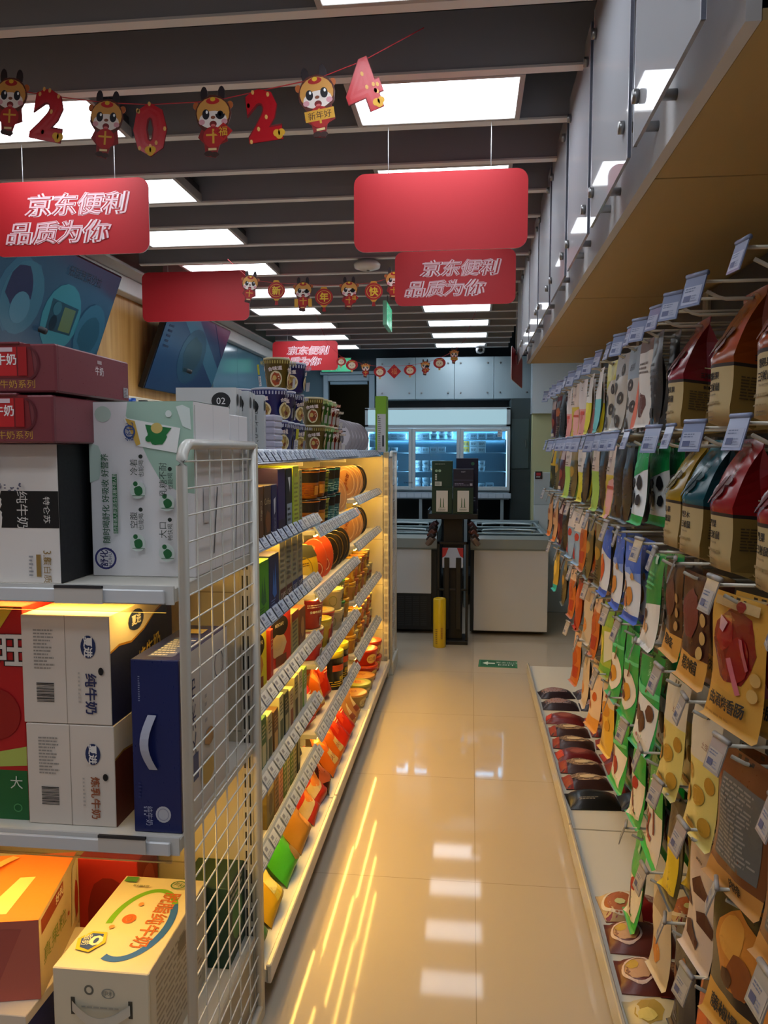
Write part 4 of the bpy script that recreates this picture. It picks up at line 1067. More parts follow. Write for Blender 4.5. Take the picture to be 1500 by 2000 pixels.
def noodle_ops(c1, food, txt, cup_=True, seedn=0):
    ops = []
    for a in (.02, .27, .52, .77):
        ops += [('E', a + .1, .36, .085, .28, 'e8dcb0'), ('B', a + .1, .36, .075, .25, food, 3 + seedn), ('B', a + .085, .4, .03, .1, 'd8b868', 5), ('B', a + .12, .3, .025, .08, '7a3a20', 8), ('T', txt, a + .09, .72, .15, 'f4e4e0', 8, 1, .03)]
    for k in range(44):
        ops.append(('R', k / 44, .88, k / 44 + .01, .99, c1))
    ops.append(('R', .19, .1, .235, .45, 'e8e8ec')); ops.append(('L', .192, .14, .233, .42, 7, '30304a')); ops.append(('R', .20, .5, .23, .85, 'c8c838'))
    ops.append(('R', .69, .1, .735, .45, 'e8e8ec')); ops.append(('K', .695, .14, .73, .3, False))
    return ops
def tilt(o, a):     # lean about the shelf line
    o.rotation_euler = (a, 0, o.rotation_euler.z)
def flatbowl(col, face, ops, r=.075, h=.05):
    """bowl standing on its rim so that its printed lid faces the aisle"""
    def f():
        t = thing('noodle_bowl', '', 'noodle bowl')
        Mx = Matrix.Translation((0, 0, r + .002)) @ Matrix.Rotation(PI / 2, 4, 'X')
        m = MB(); m.lathe([(r * .7, -h), (r * .74, -h + .002), (r, 0), (r + .004, .001)], col, 30, Mx); m.build('bowl_body', t)
        m = MB(); m.lathe([(r + .004, .001), (r + .004, .004), (r - .002, .0055), (0, .006)], face, 30, Mx)
        prints(m, lambda u, v: (Mx @ Vector(((u - .5) * 2 * r, (v - .5) * 2 * r, .0062)), Vector((0, -1, 0))), 2 * r, 2 * r, ops, .0004)
        m.build('bowl_lid', t)
        return t
    return f
# ---- pouches
def pouch(w, h, t, kind, col, front=(), back=(), side=(), sidecol=None, backcol=None, name='snack_pouch', top=None, seed=1, hang=True):
    """hanging or standing bag; kind 'pillow' or 'gusset'. Origin: hang hole (hang) or base centre"""
    R = random.Random(seed)
    NI = 8
    isband = lambda p: p[0] == 'R' and p[1] == 0 and p[3] == 1
    fb = [p for p in front if isband(p)]; sb = [p for p in side if isband(p)]
    front = [p for p in front if not isband(p)]; side = [p for p in side if not isband(p)]
    cuts = sorted({round(q, 3) for p in fb + sb for q in (p[2], p[4])} | {0.0, .02, .05, 1.0})
    VL = list(cuts)
    for k in range(1, 14):
        v = k / 14
        if all(abs(v - q) > .022 for q in cuts): VL.append(v)
    VL.sort(); NJ = len(VL) - 1
    def rowkey(j, bands, base):
        v = (VL[j] + VL[j + 1]) / 2; k = base
        for p in bands:
            if p[2] < v < p[4]: k = p[5]
        return k
    def prof(v):        # v 0 bottom .. 1 top
        if kind == 'gusset':
            return t / 2 * (min(1, (v / .06) ** .5 if v < .06 else 1)) * (1 if v < .5 else max(.02, (1 - ((v - .5) / .42)) ** .8 if v < .92 else .02))
        e = max(0.0, (v - .03) / .12) if v < .15 else (1 if v < .62 else max(0.0, 1 - (v - .62) / .24))
        return t / 2 * max(.015, min(1, e) ** .6)
    ph = [R.uniform(0, 6.28) for _ in range(6)]
    def wid(v):
        if kind == 'gusset': return w * (1 - .0 * v)
        return w * (1 - .05 * math.sin(PI * min(1, v / .8)))
    def bend(v): return .012 * math.sin(v * 4 + ph[0]) * (v > 0)
    z0 = -h * .955 if hang else 0
    def P(i, j, sgn):
        u = i / NI; v = VL[j]
        x = (u - .5) * wid(v)
        q = 1 - abs(2 * u - 1) ** 2.2
        if kind == 'gusset':
            q = .80 + .20 * q if v < .93 else .5 + .5 * q
        q = q if v > .05 else q * (v / .05) ** .5
        wr = .0022 * math.sin(9 * v + 5 * u + ph[1]) + .0018 * math.sin(14 * u * (1.2 - v) + 17 * v + ph[2])
        y = sgn * prof(v) * q + (wr * q if .04 < v < .96 else 0) * (1 if kind != 'gusset' else .6)
        z = z0 + h * v
        if not hang: pass
        return Vector((x, y + bend(v), z))
    m = MB()
    FG = [[P(i, j, -1) for i in range(NI + 1)] for j in range(NJ + 1)]
    BG = [[P(NI - i, j, 1) for i in range(NI + 1)] for j in range(NJ + 1)]
    def addg(G, key, sm=True, bands=()):
        nj = len(G); ni = len(G[0]); b = len(m.v)
        m.v += [tuple(p) for r_ in G for p in r_]
        for j in range(nj - 1):
            k = m.mi(rowkey(j, bands, key))
            for i in range(ni - 1):
                m.f.append(tuple(b + q for q in (j * ni + i, j * ni + i + 1, (j + 1) * ni + i + 1, (j + 1) * ni + i))); m.m.append(k); m.sm.append(sm)
    addg(FG, col, True, fb); addg(BG, backcol or col, True, fb if kind == 'gusset' else ())
    # sides: near side is +x for a bag facing -y; crease inwards when gusseted
    for e, s1 in ((0, -1), (NI, 1)):
        G = []
        for j in range(NJ + 1):
            a = P(e, j, -1); b = P(e, j, 1); mid = (a + b) / 2
            inn = min(.012, abs(a.y - b.y) * .25) if kind == 'gusset' else 0
            mid = mid + Vector((-s1 * inn, 0, 0))
            G.append([a, mid, b] if s1 > 0 else [b, mid, a])
        addg(G, sidecol or backcol or col, False, sb)
        if side and kind == 'gusset':
            prints(m, grid(G, 1, VL), t, h, side, .0008, False)
    if top:
        pass
    prints(m, grid(FG, 1, VL), w, h, front, .0007, False)
    if back: prints(m, grid(BG, 1, VL), w, h, back, .0007, False)
    if hang: prints(m, grid(FG, 1, VL), w, h, [('E', .5, .955, .05, .012, '1a1a1a')], .0009, False)
    o = m.build(name)
    return o
def P_(*a, **k):
    return lambda: pouch(*a, **k)
KR = 'd8bf8c'
squirrel = lambda: [('R', 0, 0, 1, .44, KR), ('R', 0, .43, 1, .455, '1e1814')]
def snack(colr, txt):
    dk = '%02x%02x%02x/p' % tuple(int(int(colr[i:i + 2], 16) * .7) for i in (0, 2, 4))
    fr = [('R', 0, 0, 1, .44, 'b09a6c'), ('R', 0, .43, 1, .455, '241a14'), ('T', txt, .5, .37, .055, '201810', 0, 1, .018), ('T', '三只松鼠', .5, .29, .06, '201810', 0, .85, .02), ('T', 'Three Squirrels', .5, .235, .022, '3a2a1c'), ('L', .15, .16, .85, .2, 1, '8a7448'), ('L', .2, .11, .8, .13, 1, '8a7448'), ('L', .35, .05, .65, .09, 2, '6a5838'),
          ('B', .45, .6, .2, .07, dk, 4), ('B', .6, .68, .22, .04, dk, 9), ('P', [(.3, .52), (.36, .5), (.7, .78), (.66, .8)], dk), ('B', .45, .86, .12, .04, dk, 7)]
    sd = [('R', 0, 0, 1, .44, '86692f'), ('R', 0, .43, 1, .455, '241a14'), ('T', '三只松鼠', .5, .50, .05, '241410', 0, .8, .04), ('T', '我们最懂', .5, .40, .028, '241a10', 0, 1, .03), ('L', .12, .2, .9, .37, 8, '4a3820'), ('R', .42, .56, .6, .57, 'd8c8a0')]
    return P_(.125, .275, .15, 'gusset', colr + '/p', fr, (), sd, sidecol=colr + '/p', backcol=colr)
KINDS = {
 'orange': (snack('8a3f12', '碧根果'), 'orange and kraft nut pouch'),
 'red': (snack('7a1424', '夏威夷果'), 'crimson and kraft nut pouch'),
 'scarlet': (snack('8a1214', '坚果'), 'bright red and kraft nut pouch'),
 'yellow': (snack('957614', '开心果'), 'yellow and kraft nut pouch'),
 'teal': (snack('124a54', '巴旦木'), 'teal and kraft nut pouch'),
 'jelly': (P_(.145, .235, .03, 'pillow', 'dfe3e4/g', [('R', 0, 0, 1, .12, '0f9a48'), ('P', [(0, 1), (1, 1), (1, .68), (.0, .52)], '12904a'), ('P', [(0, .62), (.45, .70), (.3, .78), (0, .7)], '30a862'), ('R', .42, .86, .52, .93, 'a8e0b8'), ('B', .38, .5, .13, .07, '14141c', 3), ('B', .7, .52, .14, .1, '14141c', 5), ('B', .45, .32, .16, .12, '121218', 6), ('B', .2, .30, .1, .08, '16161e', 8), ('B', .76, .3, .1, .08, '14141c', 9), ('L', .35, .17, .65, .2, 1, '9ab0c0')], backcol='1c5a38'), 'green and white pouch with black jelly cubes'),
 'ringgrey': (P_(.13, .25, .022, 'pillow', 'b8aea0/g', [('R', 0, .7, 1, 1, 'a8a4a0'), ('B', .3, .7, .1, .05, '3a3028', 2), ('O', .7, .78, .14, .08, .012, '3a3028'), ('O', .32, .55, .14, .08, .012, '3a3028'), ('O', .7, .42, .14, .08, .012, '33281f'), ('O', .3, .25, .14, .08, .012, '3a3028'), ('O', .72, .12, .14, .08, .012, '3a3028')], backcol='3c3a36'), 'beige pouch with dark fruit rings'),
 'ringyellow': (P_(.13, .25, .022, 'pillow', 'c4baa4/g', [('R', 0, .72, 1, 1, 'c8bc18/g'), ('P', [(0, .72), (.2, .5), (.45, .72)], 'b8ac20'), ('O', .7, .6, .12, .07, .012, '3a3028'), ('O', .32, .45, .14, .08, .012, '3a3028'), ('O', .7, .32, .14, .08, .012, '33281f'), ('O', .3, .15, .14, .08, .012, '3a3028')], backcol='4a4840'), 'beige pouch with glossy yellow top and dark rings'),
 'ringblue': (P_(.14, .26, .022, 'pillow', 'b6aaa0/g', [('R', 0, .62, 1, 1, '8c98a4'), ('T', '野酸枣', .5, .76, .08, '28282c'), ('O', .5, .55, .13, .07, .012, '3a2c24'), ('O', .3, .35, .15, .08, .012, '3a2c24'), ('O', .75, .30, .13, .07, .012, '3a2c24'), ('O', .35, .1, .14, .08, .012, '3a2c24'), ('P', [(.8, .0), (1, 0), (1, .6), (.9, .4)], 'd87058')], backcol='2c2826'), 'grey blue topped pouch with brown date rings'),
 'pink': (P_(.12, .25, .022, 'pillow', 'ddd2cc', [('R', 0, 0, 1, .48, 'e09a90'), ('B', .5, .32, .25, .12, 'd0746a', 3), ('L', .3, .8, .7, .88, 2, '6a5a58'), ('R', .55, .38, .8, .44, 'c84a3c'), ('L', .4, .04, .6, .08, 1, '7a3a30')], backcol='3a302c'), 'cream pouch with pink lower half'),
 'lemon': (P_(.12, .25, .022, 'pillow', 'ddd6cc', [('R', 0, 0, 1, .52, 'd8cc2c'), ('E', .5, .43, .25, .1, 'e4d848'), ('L', .25, .62, .8, .66, 1, '6a6458'), ('T', '芒果干', .55, .74, .06, '3a3028'), ('L', .35, .05, .65, .09, 1, '8a7a18')], backcol='8a6a28'), 'cream pouch with lemon yellow lower half'),
 'aqua': (P_(.12, .25, .022, 'pillow', 'ddd6cc', [('R', 0, 0, 1, .52, '6cc0c0'), ('B', .5, .3, .16, .08, '3a9aa8', 5), ('T', '椰子片', .55, .74, .06, '3a3028'), ('L', .35, .05, .65, .09, 1, '2a6a70')], backcol='6a6a50'), 'cream pouch with pale aqua lower half'),
 'lime': (P_(.125, .26, .025, 'pillow', 'd8c8b8', [('R', 0, 0, 1, .6, 'a8cc58'), ('P', [(0, 0), (.25, 0), (.15, .6), (0, .6)], 'd8c838'), ('L', .1, .62, .9, .7, 2, '6a5a4a'), ('T', '无花果干', .5, .78, .06, '3a2a20')], backcol='3a3428'), 'beige pouch with lime green lower half'),
 'mango': (P_(.125, .26, .025, 'pillow', 'd8c6b6', [('R', 0, 0, 1, .58, 'd4b83c'), ('P', [(.55, .0), (.95, 0), (1, .55), (.62, .5)], 'e4a49a'), ('E', .35, .4, .17, .1, 'e0c440'), ('B', .35, .25, .12, .08, 'b8902c', 5), ('R', .6, .4, .98, .44, 'c05040'), ('L', .1, .62, .9, .7, 2, '6a5a4a'), ('T', '芒果桃干', .5, .78, .07, '7a2c20')], backcol='2e2622'), 'beige pouch with yellow and pink fruit lower half'),
 'dark': (P_(.12, .25, .03, 'pillow', '26221f/g', [('L', .2, .3, .8, .7, 6, '4a4440'), ('E', .5, .8, .06, .06, '5a544c'), ('R', .3, .1, .7, .2, '3a3430')]), 'near black snack pouch'),
 'brown': (P_(.12, .25, .03, 'pillow', '4a2c1c/g', [('R', .0, .0, 1, .35, '2e1c14'), ('B', .5, .6, .3, .12, 'a85a24', 4), ('L', .2, .1, .8, .3, 5, '8a7860'), ('R', .1, .85, .9, .95, '7a2020')]), 'brown snack pouch with rusty picture'),
 'maroon': (P_(.12, .24, .03, 'pillow', '4c1620/g', [('R', .1, .7, .9, .9, 'c0a8a0'), ('B', .5, .35, .3, .15, '8a3a24', 9), ('R', .2, .05, .8, .12, 'd8c8b0')]), 'maroon snack pouch'),
 'whitebrown': (P_(.12, .25, .025, 'pillow', 'cfc6bc', [('B', .5, .25, .3, .16, '5a2a1c', 4), ('R', 0, .86, 1, 1, '6a4a3a'), ('L', .2, .6, .8, .75, 3, '6a5a50')], backcol='5a4a40'), 'pale pouch with dark brown dates'),
 'olive': (P_(.125, .25, .028, 'pillow', '5e5430/g', [('R', 0, .72, 1, 1, '8a7a4a'), ('B', .5, .5, .28, .12, 'a8842c', 4), ('L', .2, .08, .8, .35, 6, '2a2618')], backcol='4a4428'), 'olive tan snack pouch'),
 'yellowblack': (P_(.12, .25, .03, 'pillow', '3a3618/g', [('R', 0, .55, 1, 1, 'd0a818'), ('P', [(.3, .9), (.7, .9), (.6, .6), (.4, .6)], '1c1810'), ('B', .5, .3, .3, .14, '6a6a2c', 5)]), 'yellow topped dark pouch'),
 'blue': (P_(.14, .25, .03, 'pillow', 'd8dce4/g', [('R', 0, 0, 1, .1, '2a54b8'), ('P', [(0, 1), (1, 1), (1, .62), (.5, .58), (0, .72)], '3a66c8'), ('P', [(0, .72), (.5, .58), (1, .62), (1, .5), (.5, .66), (0, .6)], '7a9ae0'), ('B', .35, .42, .1, .09, 'b8743c', 3), ('B', .62, .32, .16, .13, 'c07c34', 5), ('B', .4, .25, .14, .1, 'b86a30', 6), ('B', .7, .56, .09, .05, 'b88c58', 8), ('T', '盐酥鸡', .4, .88, .06, 'd8e0f0'), ('L', .4, .13, .6, .16, 1, '5a74b0')], backcol='14204a'), 'blue and white pouch with golden nuggets'),
 'bluered': (P_(.14, .25, .03, 'pillow', 'd8dce4/g', [('R', 0, 0, 1, .1, '2a54b8'), ('P', [(0, 1), (1, 1), (1, .55), (.3, .66), (0, .6)], '2f5cc4'), ('B', .5, .36, .24, .2, 'c8501c', 7), ('B', .5, .5, .1, .1, 'd87830', 5), ('L', .4, .13, .6, .16, 1, '5a74b0')], backcol='14204a'), 'blue and white pouch with orange spicy snack'),
 'crayfish': (P_(.13, .25, .03, 'pillow', '8aa8c4/g', [('R', 0, .6, 1, 1, 'dcd4cc'), ('B', .6, .5, .2, .08, 'b03024', 3), ('B', .4, .2, .22, .12, 'a82820', 5), ('L', .15, .62, .4, .95, 6, '2a2a30')], backcol='1e2226'), 'pale blue pouch with red crayfish'),
 'creamorange': (P_(.13, .25, .03, 'pillow', 'c89a6c/g', [('R', 0, 0, 1, .12, 'd87820'), ('R', .3, .14, .7, .38, '3a2c20'), ('T', '肉脯', .5, .6, .12, '7a2a18')], backcol='4a1418'), 'tan pouch with orange base'),
 'greennut': (P_(.13, .26, .025, 'pillow', '1c8a44/g', [('P', [(0, .0), (1, 0), (1, .5), (0, .42)], 'dcd6cc'), ('R', 0, 0, 1, .08, '1c9a4c'), ('B', .3, .26, .12, .09, '3a2418', 3), ('E', .35, .22, .08, .05, 'c89868'), ('E', .62, .22, .08, .05, 'c89868'), ('B', .5, .36, .1, .06, '4a2c1c', 5), ('R', .55, .88, .72, .96, 'c8e0c8'), ('L', .3, .6, .8, .8, 4, '60c080')], backcol='165a30'), 'green pouch with white base and dark nuts'),
 'porkstrip': (P_(.14, .23, .02, 'pillow', '3c2418/g', [('R', 0, 0, 1, .26, 'c8903c'), ('T', '猪肉条', .5, .17, .12, '16100c', 0, .9, .02), ('B', .45, .62, .28, .24, '5a2c1a', 4), ('E', .8, .65, .07, .05, 'b08850'), ('E', .8, .5, .07, .05, 'b08850'), ('E', .8, .36, .07, .05, 'b08850')], backcol='4a3420'), 'brown pork strip bag with amber label band'),
 'porkflat': (P_(.15, .24, .02, 'pillow', '3a1c16/g', [('R', 0, 0, 1, .26, 'c8903c'), ('T', '猪肉脯', .5, .17, .13, '16100c', 0, .9, .02), ('B', .4, .62, .32, .26, '6a2420', 4), ('E', .84, .62, .08, .06, 'c09c5c'), ('E', .84, .46, .08, .06, 'c09c5c'), ('E', .80, .32, .08, .06, 'c09c5c')], backcol='4a3420'), 'brown pork slice bag with amber label band'),
 'sausage': (P_(.18, .245, .03, 'pillow', 'c8943c/g', [('B', .5, .62, .42, .34, '7a1014/p', 4), ('B', .35, .7, .16, .14, '98181a/p', 5), ('B', .62, .55, .2, .2, '8c1416/p', 6), ('P', [(.45, .52), (.52, .54), (.72, .3), (.66, .28)], 'c86a74/p'), ('P', [(.2, .82), (.36, .78), (.32, .7), (.25, .72)], 'd8a0a8/p'), ('P', [(.62, .7), (.68, .7), (.8, .5), (.76, .48)], 'b85a64/p'), ('E', .9, .45, .07, .05, 'c8a05c'), ('E', .88, .33, .07, .05, 'c8a05c'), ('R', 0, 0, 1, .27, 'c8943c'), ('T', '曲酒烤香肠', .5, .19, .105, '14141c', 0, .9, .025), ('L', .1, .05, .6, .09, 1, 'a87830'), ('R', .1, .9, .9, .97, 'b89a68'), ('B', .6, .93, .1, .04, '8a1a18', 3)], backcol='3a2818'), 'amber sausage bag showing glossy red sausages'),
 'greenplate': (P_(.15, .27, .03, 'pillow', '22a04e/g', [('P', [(.0, .78), (.3, .66), (1, .70), (1, .66), (.3, .62), (0, .72)], '60c888'), ('E', .55, .34, .42, .22, 'e4d8c4'), ('B', .4, .38, .16, .09, '4a2418', 3), ('B', .62, .33, .2, .11, 'c88a28', 5), ('B', .45, .27, .2, .06, '5a2c1a', 8), ('R', .45, .86, .6, .93, 'd8ecd8'), ('T', '豆干', .62, .76, .06, 'b8e8c8', -60), ('P', [(.6, .5), (.66, .5), (.75, .66), (.7, .68)], '6a4020')], backcol='187038'), 'green pouch with plated bean curd picture'),
 'greenbeef': (P_(.16, .27, .03, 'pillow', '1f9e50/g', [('P', [(.05, .08), (.9, .0), (1, .5), (.3, .56), (.05, .36)], 'dcd8d2'), ('P', [(.0, .62), (.4, .56), (1, .58), (1, .64), (.35, .64), (0, .7)], '5ac888'), ('B', .32, .36, .18, .1, '5a3420', 3), ('B', .55, .30, .18, .12, '4c2c1c', 5), ('B', .78, .42, .13, .09, '5a3422', 7), ('E', .42, .14, .03, .02, '9a1c28'), ('E', .55, .12, .03, .02, '9a1c28'), ('E', .66, .1, .03, .02, '9a1c28'), ('P', [(.58, .6), (.64, .6), (.74, .74), (.68, .75)], '6a4420'), ('T', '牛肉', .6, .84, .07, 'b8ecc8', -60), ('L', .45, .04, .75, .06, 1, '8ac0b8')], backcol='186c38'), 'green pouch with dried beef slices on white'),
 'greenstrips': (P_(.15, .27, .03, 'pillow', '24a24a/g', [('P', [(.0, .12), (.8, .04), (1, .46), (.3, .5), (0, .36)], 'e4dccc'), ('B', .45, .30, .24, .1, 'a83424', 3), ('B', .38, .33, .1, .12, 'b8402c', 11), ('B', .6, .26, .12, .1, '983020', 12), ('R', .6, .78, .85, .84, 'c83a30'), ('T', '辣条', .45, .72, .07, 'c0ecc8', -60), ('P', [(0, .56), (.4, .5), (1, .56), (1, .6), (.4, .55), (0, .62)], '68c880')], backcol='186c38'), 'green pouch with red spicy strips on white'),
 'greenstick': (P_(.15, .26, .03, 'pillow', '22a03c/g', [('P', [(.02, .1), (1, .02), (1, .52), (.02, .52)], 'e0d4c4'), ('P', [(.2, .2), (.26, .18), (.5, .48), (.44, .5)], '8a3c28'), ('P', [(.4, .18), (.48, .18), (.6, .46), (.54, .48)], '8a3a24'), ('P', [(.3, .3), (.7, .2), (.72, .25), (.32, .36)], '9a4830'), ('P', [(.75, .3), (.8, .3), (.65, .7), (.6, .7)], '7a3424'), ('B', .4, .3, .14, .1, '984028', 3), ('T', '肉棒', .45, .8, .08, 'b0ecb8', -60), ('R', 0, 0, 1, .06, '22a838')], backcol='166c30'), 'green pouch with brown meat sticks on white'),
 'greenheart': (P_(.13, .26, .03, 'pillow', '22a044/g', [('P', [(.1, .0), (.9, .1), (1, .5), (.1, .55)], 'e4d8c4'), ('P', [(.3, .5), (.5, .42), (.75, .12), (.4, .22)], '6a3020'), ('B', .6, .46, .14, .08, 'a02820', 4), ('R', .4, .8, .6, .9, 'b8e0b8')], backcol='166c30'), 'green pouch with dark meat heart shape'),
 'greenyellow': (P_(.12, .26, .03, 'pillow', 'a8b840/g', [('R', 0, .7, 1, 1, '8ab048'), ('P', [(.5, .62), (1, .65), (1, .3), (.7, .2)], 'd8d4b8'), ('B', .4, .4, .2, .2, 'd8cc48', 6), ('R', 0, .06, 1, .16, '6aa83c')], backcol='2a3a1c'), 'yellow green pouch with pale panel'),
 'orangebag': (P_(.12, .25, .03, 'pillow', 'c06a2c/g', [('R', 0, .72, 1, 1, 'd8b490'), ('B', .5, .5, .3, .18, 'a84c1c', 5), ('R', .5, .15, .9, .35, 'a03018'), ('L', .3, .8, .7, .9, 2, '6a3a20')], backcol='4a3424'), 'orange pouch with pale top'),
 'creampouch': (P_(.12, .25, .03, 'pillow', 'c8b8a0/g', [('B', .5, .3, .25, .14, 'c8843c', 5), ('R', .2, .7, .8, .85, 'a89478')], backcol='6a6050'), 'cream beige snack pouch'),
 'cheese': (P_(.13, .26, .03, 'pillow', 'dcb040/g', [('R', 0, .66, 1, 1, 'd8c4ac'), ('E', .5, .6, .3, .1, 'c88a28'), ('E', .3, .42, .12, .07, 'c08018'), ('E', .7, .4, .12, .07, 'c89028'), ('L', .2, .08, .6, .14, 2, '8a6018'), ('R', .4, .75, .55, .82, '8a3020')], backcol='4a3c20'), 'golden cheese puff pouch with pale top'),
 'salted': (P_(.13, .26, .03, 'pillow', 'e0c4a4/g', [('B', .3, .6, .14, .07, 'c0501c', 5), ('B', .65, .5, .14, .08, 'c0581c', 6), ('B', .4, .35, .14, .07, 'c8601c', 7), ('R', 0, 0, 1, .2, 'd8943c')], backcol='5a4028'), 'peach pouch with orange kumquats'),
 'potato': (P_(.135, .27, .03, 'pillow', 'ddc870/g', [('R', 0, .62, 1, 1, 'cfc2a8'), ('E', .28, .5, .13, .065, 'b48424'), ('E', .82, .48, .12, .065, 'b48424'), ('E', .58, .36, .17, .075, 'b88a28'), ('E', .15, .3, .13, .07, 'b48424'), ('E', .82, .16, .13, .07, 'b88a28'), ('E', .4, .1, .18, .03, 'a87c20'), ('L', .3, .12, .6, .16, 1, '5a4818'), ('T', '土豆', .68, .76, .05, '7a1c18')], backcol='6a5a34'), 'yellow pouch with potatoes and pale top'),
 'choco': (P_(.13, .26, .025, 'pillow', 'cdb8a8/g', [('P', [(.3, .62), (.5, .7), (.85, .6), (.8, .54), (.4, .54)], '4a1c14'), ('P', [(.0, .5), (.2, .52), (.4, .42), (.1, .38)], '4a1c14'), ('P', [(.55, .42), (.75, .46), (1, .38), (.95, .3), (.6, .34)], '4a1c14'), ('P', [(.15, .25), (.35, .3), (.7, .2), (.65, .12), (.25, .16)], '4c1e16'), ('L', .3, .78, .7, .82, 1, '6a5a50')], backcol='201410'), 'pale pouch with chocolate chunks'),
 'chicken': (P_(.17, .25, .03, 'pillow', '2c2018/g', [('B', .5, .62, .40, .34, 'c8802c', 4), ('B', .4, .72, .22, .18, 'd89a40', 6), ('B', .6, .5, .2, .16, '8a4818', 7), ('B', .4, .42, .12, .08, '4a240c', 9), ('R', 0, 0, 1, .27, 'c8943c'), ('T', '藤椒爆肚', .5, .16, .12, '14141c', 0, .95, .02)], backcol='201814'), 'dark bag with golden fried meat picture'),
 'steakbag': (P_(.17, .25, .03, 'pillow', '6a3c20/g', [('R', .1, .2, .9, .8, '5a5a58'), ('L', .14, .22, .86, .78, 18, '8a8680'), ('R', 0, 0, 1, .14, 'b8803c'), ('T', '肉排', .6, .09, .08, '1c140c', 0, 1, .02)], backcol='30201a'), 'brown bag with long grey print panel'),
 'yellowdark': (P_(.12, .25, .025, 'pillow', '2c2a1c/g', [('P', [(.0, .0), (.9, .12), (.9, .6), (.1, .55)], 'd8b820'), ('R', .0, .85, 1, 1, '4a4630')], backcol='3a3a14'), 'black pouch with bright yellow panel'),
 'navy': (P_(.13, .25, .03, 'pillow', '1c1c30/g', [('E', .6, .72, .14, .08, '9a6a40'), ('B', .35, .5, .22, .16, '5a3024', 4), ('L', .2, .1, .6, .3, 4, '6a6a84')]), 'navy pouch with copper emblem'),
 'orangered': (P_(.13, .25, .03, 'pillow', 'a8441c/g', [('B', .5, .55, .3, .3, 'c86428', 4), ('P', [(.2, 0), (.8, 0), (.6, .2), (.3, .2)], 'a81c14'), ('R', .1, .86, .9, 1, '5a3a24')]), 'orange pouch with red pointed base'),
 'tealyellow': (P_(.12, .24, .03, 'pillow', 'b89838/g', [('R', 0, 0, 1, .16, '28a8a0'), ('B', .5, .55, .3, .25, 'd8b848', 4), ('R', .2, .85, .8, 1, '6a5a30')]), 'golden pouch with teal base'),
 'greywhite': (P_(.13, .25, .03, 'pillow', 'b4aea4/g', [('L', .2, .55, .8, .8, 5, '6a645a'), ('B', .6, .25, .15, .1, '9a4a34', 3)], backcol='3a4048'), 'greyish white snack pouch'),
}
def hook(yaw=.42, sc=1.1, c1='8c96b4/p', c2='a6acc2'):
    t = thing('peg_hook', '', 'peg hook')
    # local: wall at x=0, rod runs along -y to the tip
    m = MB()
    m.tube([(0, 0, .0), (0, -.28, .0), (0, -.295, .004), (0, -.318, .016)], .0038, 'c6beac/p', 8)
    m.build('prong', t)
    m = MB(); m.tube([(0, 0, .035), (0, -.335, .035)], .0034, 'cfc7b4/p', 8); m.box(-.02, -.003, -.01, .02, .004, .045, 'b8b2a2'); m.build('tag_arm', t)
    m = MB()
    Mx = Matrix.Translation((0, -.338, .04)) @ Matrix.Rotation(yaw, 4, 'Z') @ Matrix.Rotation(-.3, 4, 'X') @ Matrix.Scale(sc, 4)
    m.box(-.024, -.0012, -.052, .024, .0012, .006, c1, 0, Mx)
    m.tube([(-.024, 0, .008), (.024, 0, .008)], .005, c1, 8, True, Mx)
    f = planar(Mx @ Vector((-.022, -.0014, -.050)), Mx.to_3x3() @ Vector((.044, 0, 0)), Mx.to_3x3() @ Vector((0, 0, .05)), Mx.to_3x3() @ Vector((0, -1, 0)))
    prints(m, f, .044, .05, [('R', .04, .05, .96, .72, c2), ('L', .1, .5, .9, .7, 2, '66708a'), ('R', .12, .15, .5, .38, '50587a'), ('L', .55, .12, .9, .4, 3, '8088a0')], .0003)
    m.build('price_tag', t)
    return t
# right hand hook wall
WX = .80
bays = [(.62, 1.70), (1.70, 2.78), (2.78, 3.86), (3.86, 4.94)]
for bi, (a, b) in enumerate(bays):
    t = thing('hook_wall_unit', 'dark backed hook display unit on the right, %s bay from the entrance' % ORD[bi], 'shelving', (0, a, 0), 0, 'hook display bays')
    L = b - a
    m = MB(); m.box(WX, .002, .1, WX + .02, L - .002, 2.04, '4a4640'); m.build('back_panel', t)
    m = MB()
    for z in (1.80, 1.51, 1.22, .945, .68, .40):
        m.box(WX - .02, .004, z - .012, WX - .008, L - .004, z + .012, 'b4ae9e/p', .002)
    z = .5
    m.build('hook_bar', t)
    m = MB(); m.box(.375, .004, .08, WX, L - .004, .115, 'd8d2c4'); m.box(.368, .004, .06, .38, L - .004, .135, 'b8b2a6/p', .003); m.build('base_deck', t)
    m = MB(); m.box(.42, .004, 0, WX, L - .004, .08, '77736a'); m.build('kick_panel', t)
    for yy in (.016, L - .016):
        m = MB(); m.box(WX - .01, yy - .015, 0, WX + .03, yy + .015, 2.04, 'a8a292'); m.build('upright', t)
RN = ['top', 'second', 'third', 'fourth', 'fifth', 'lowest']
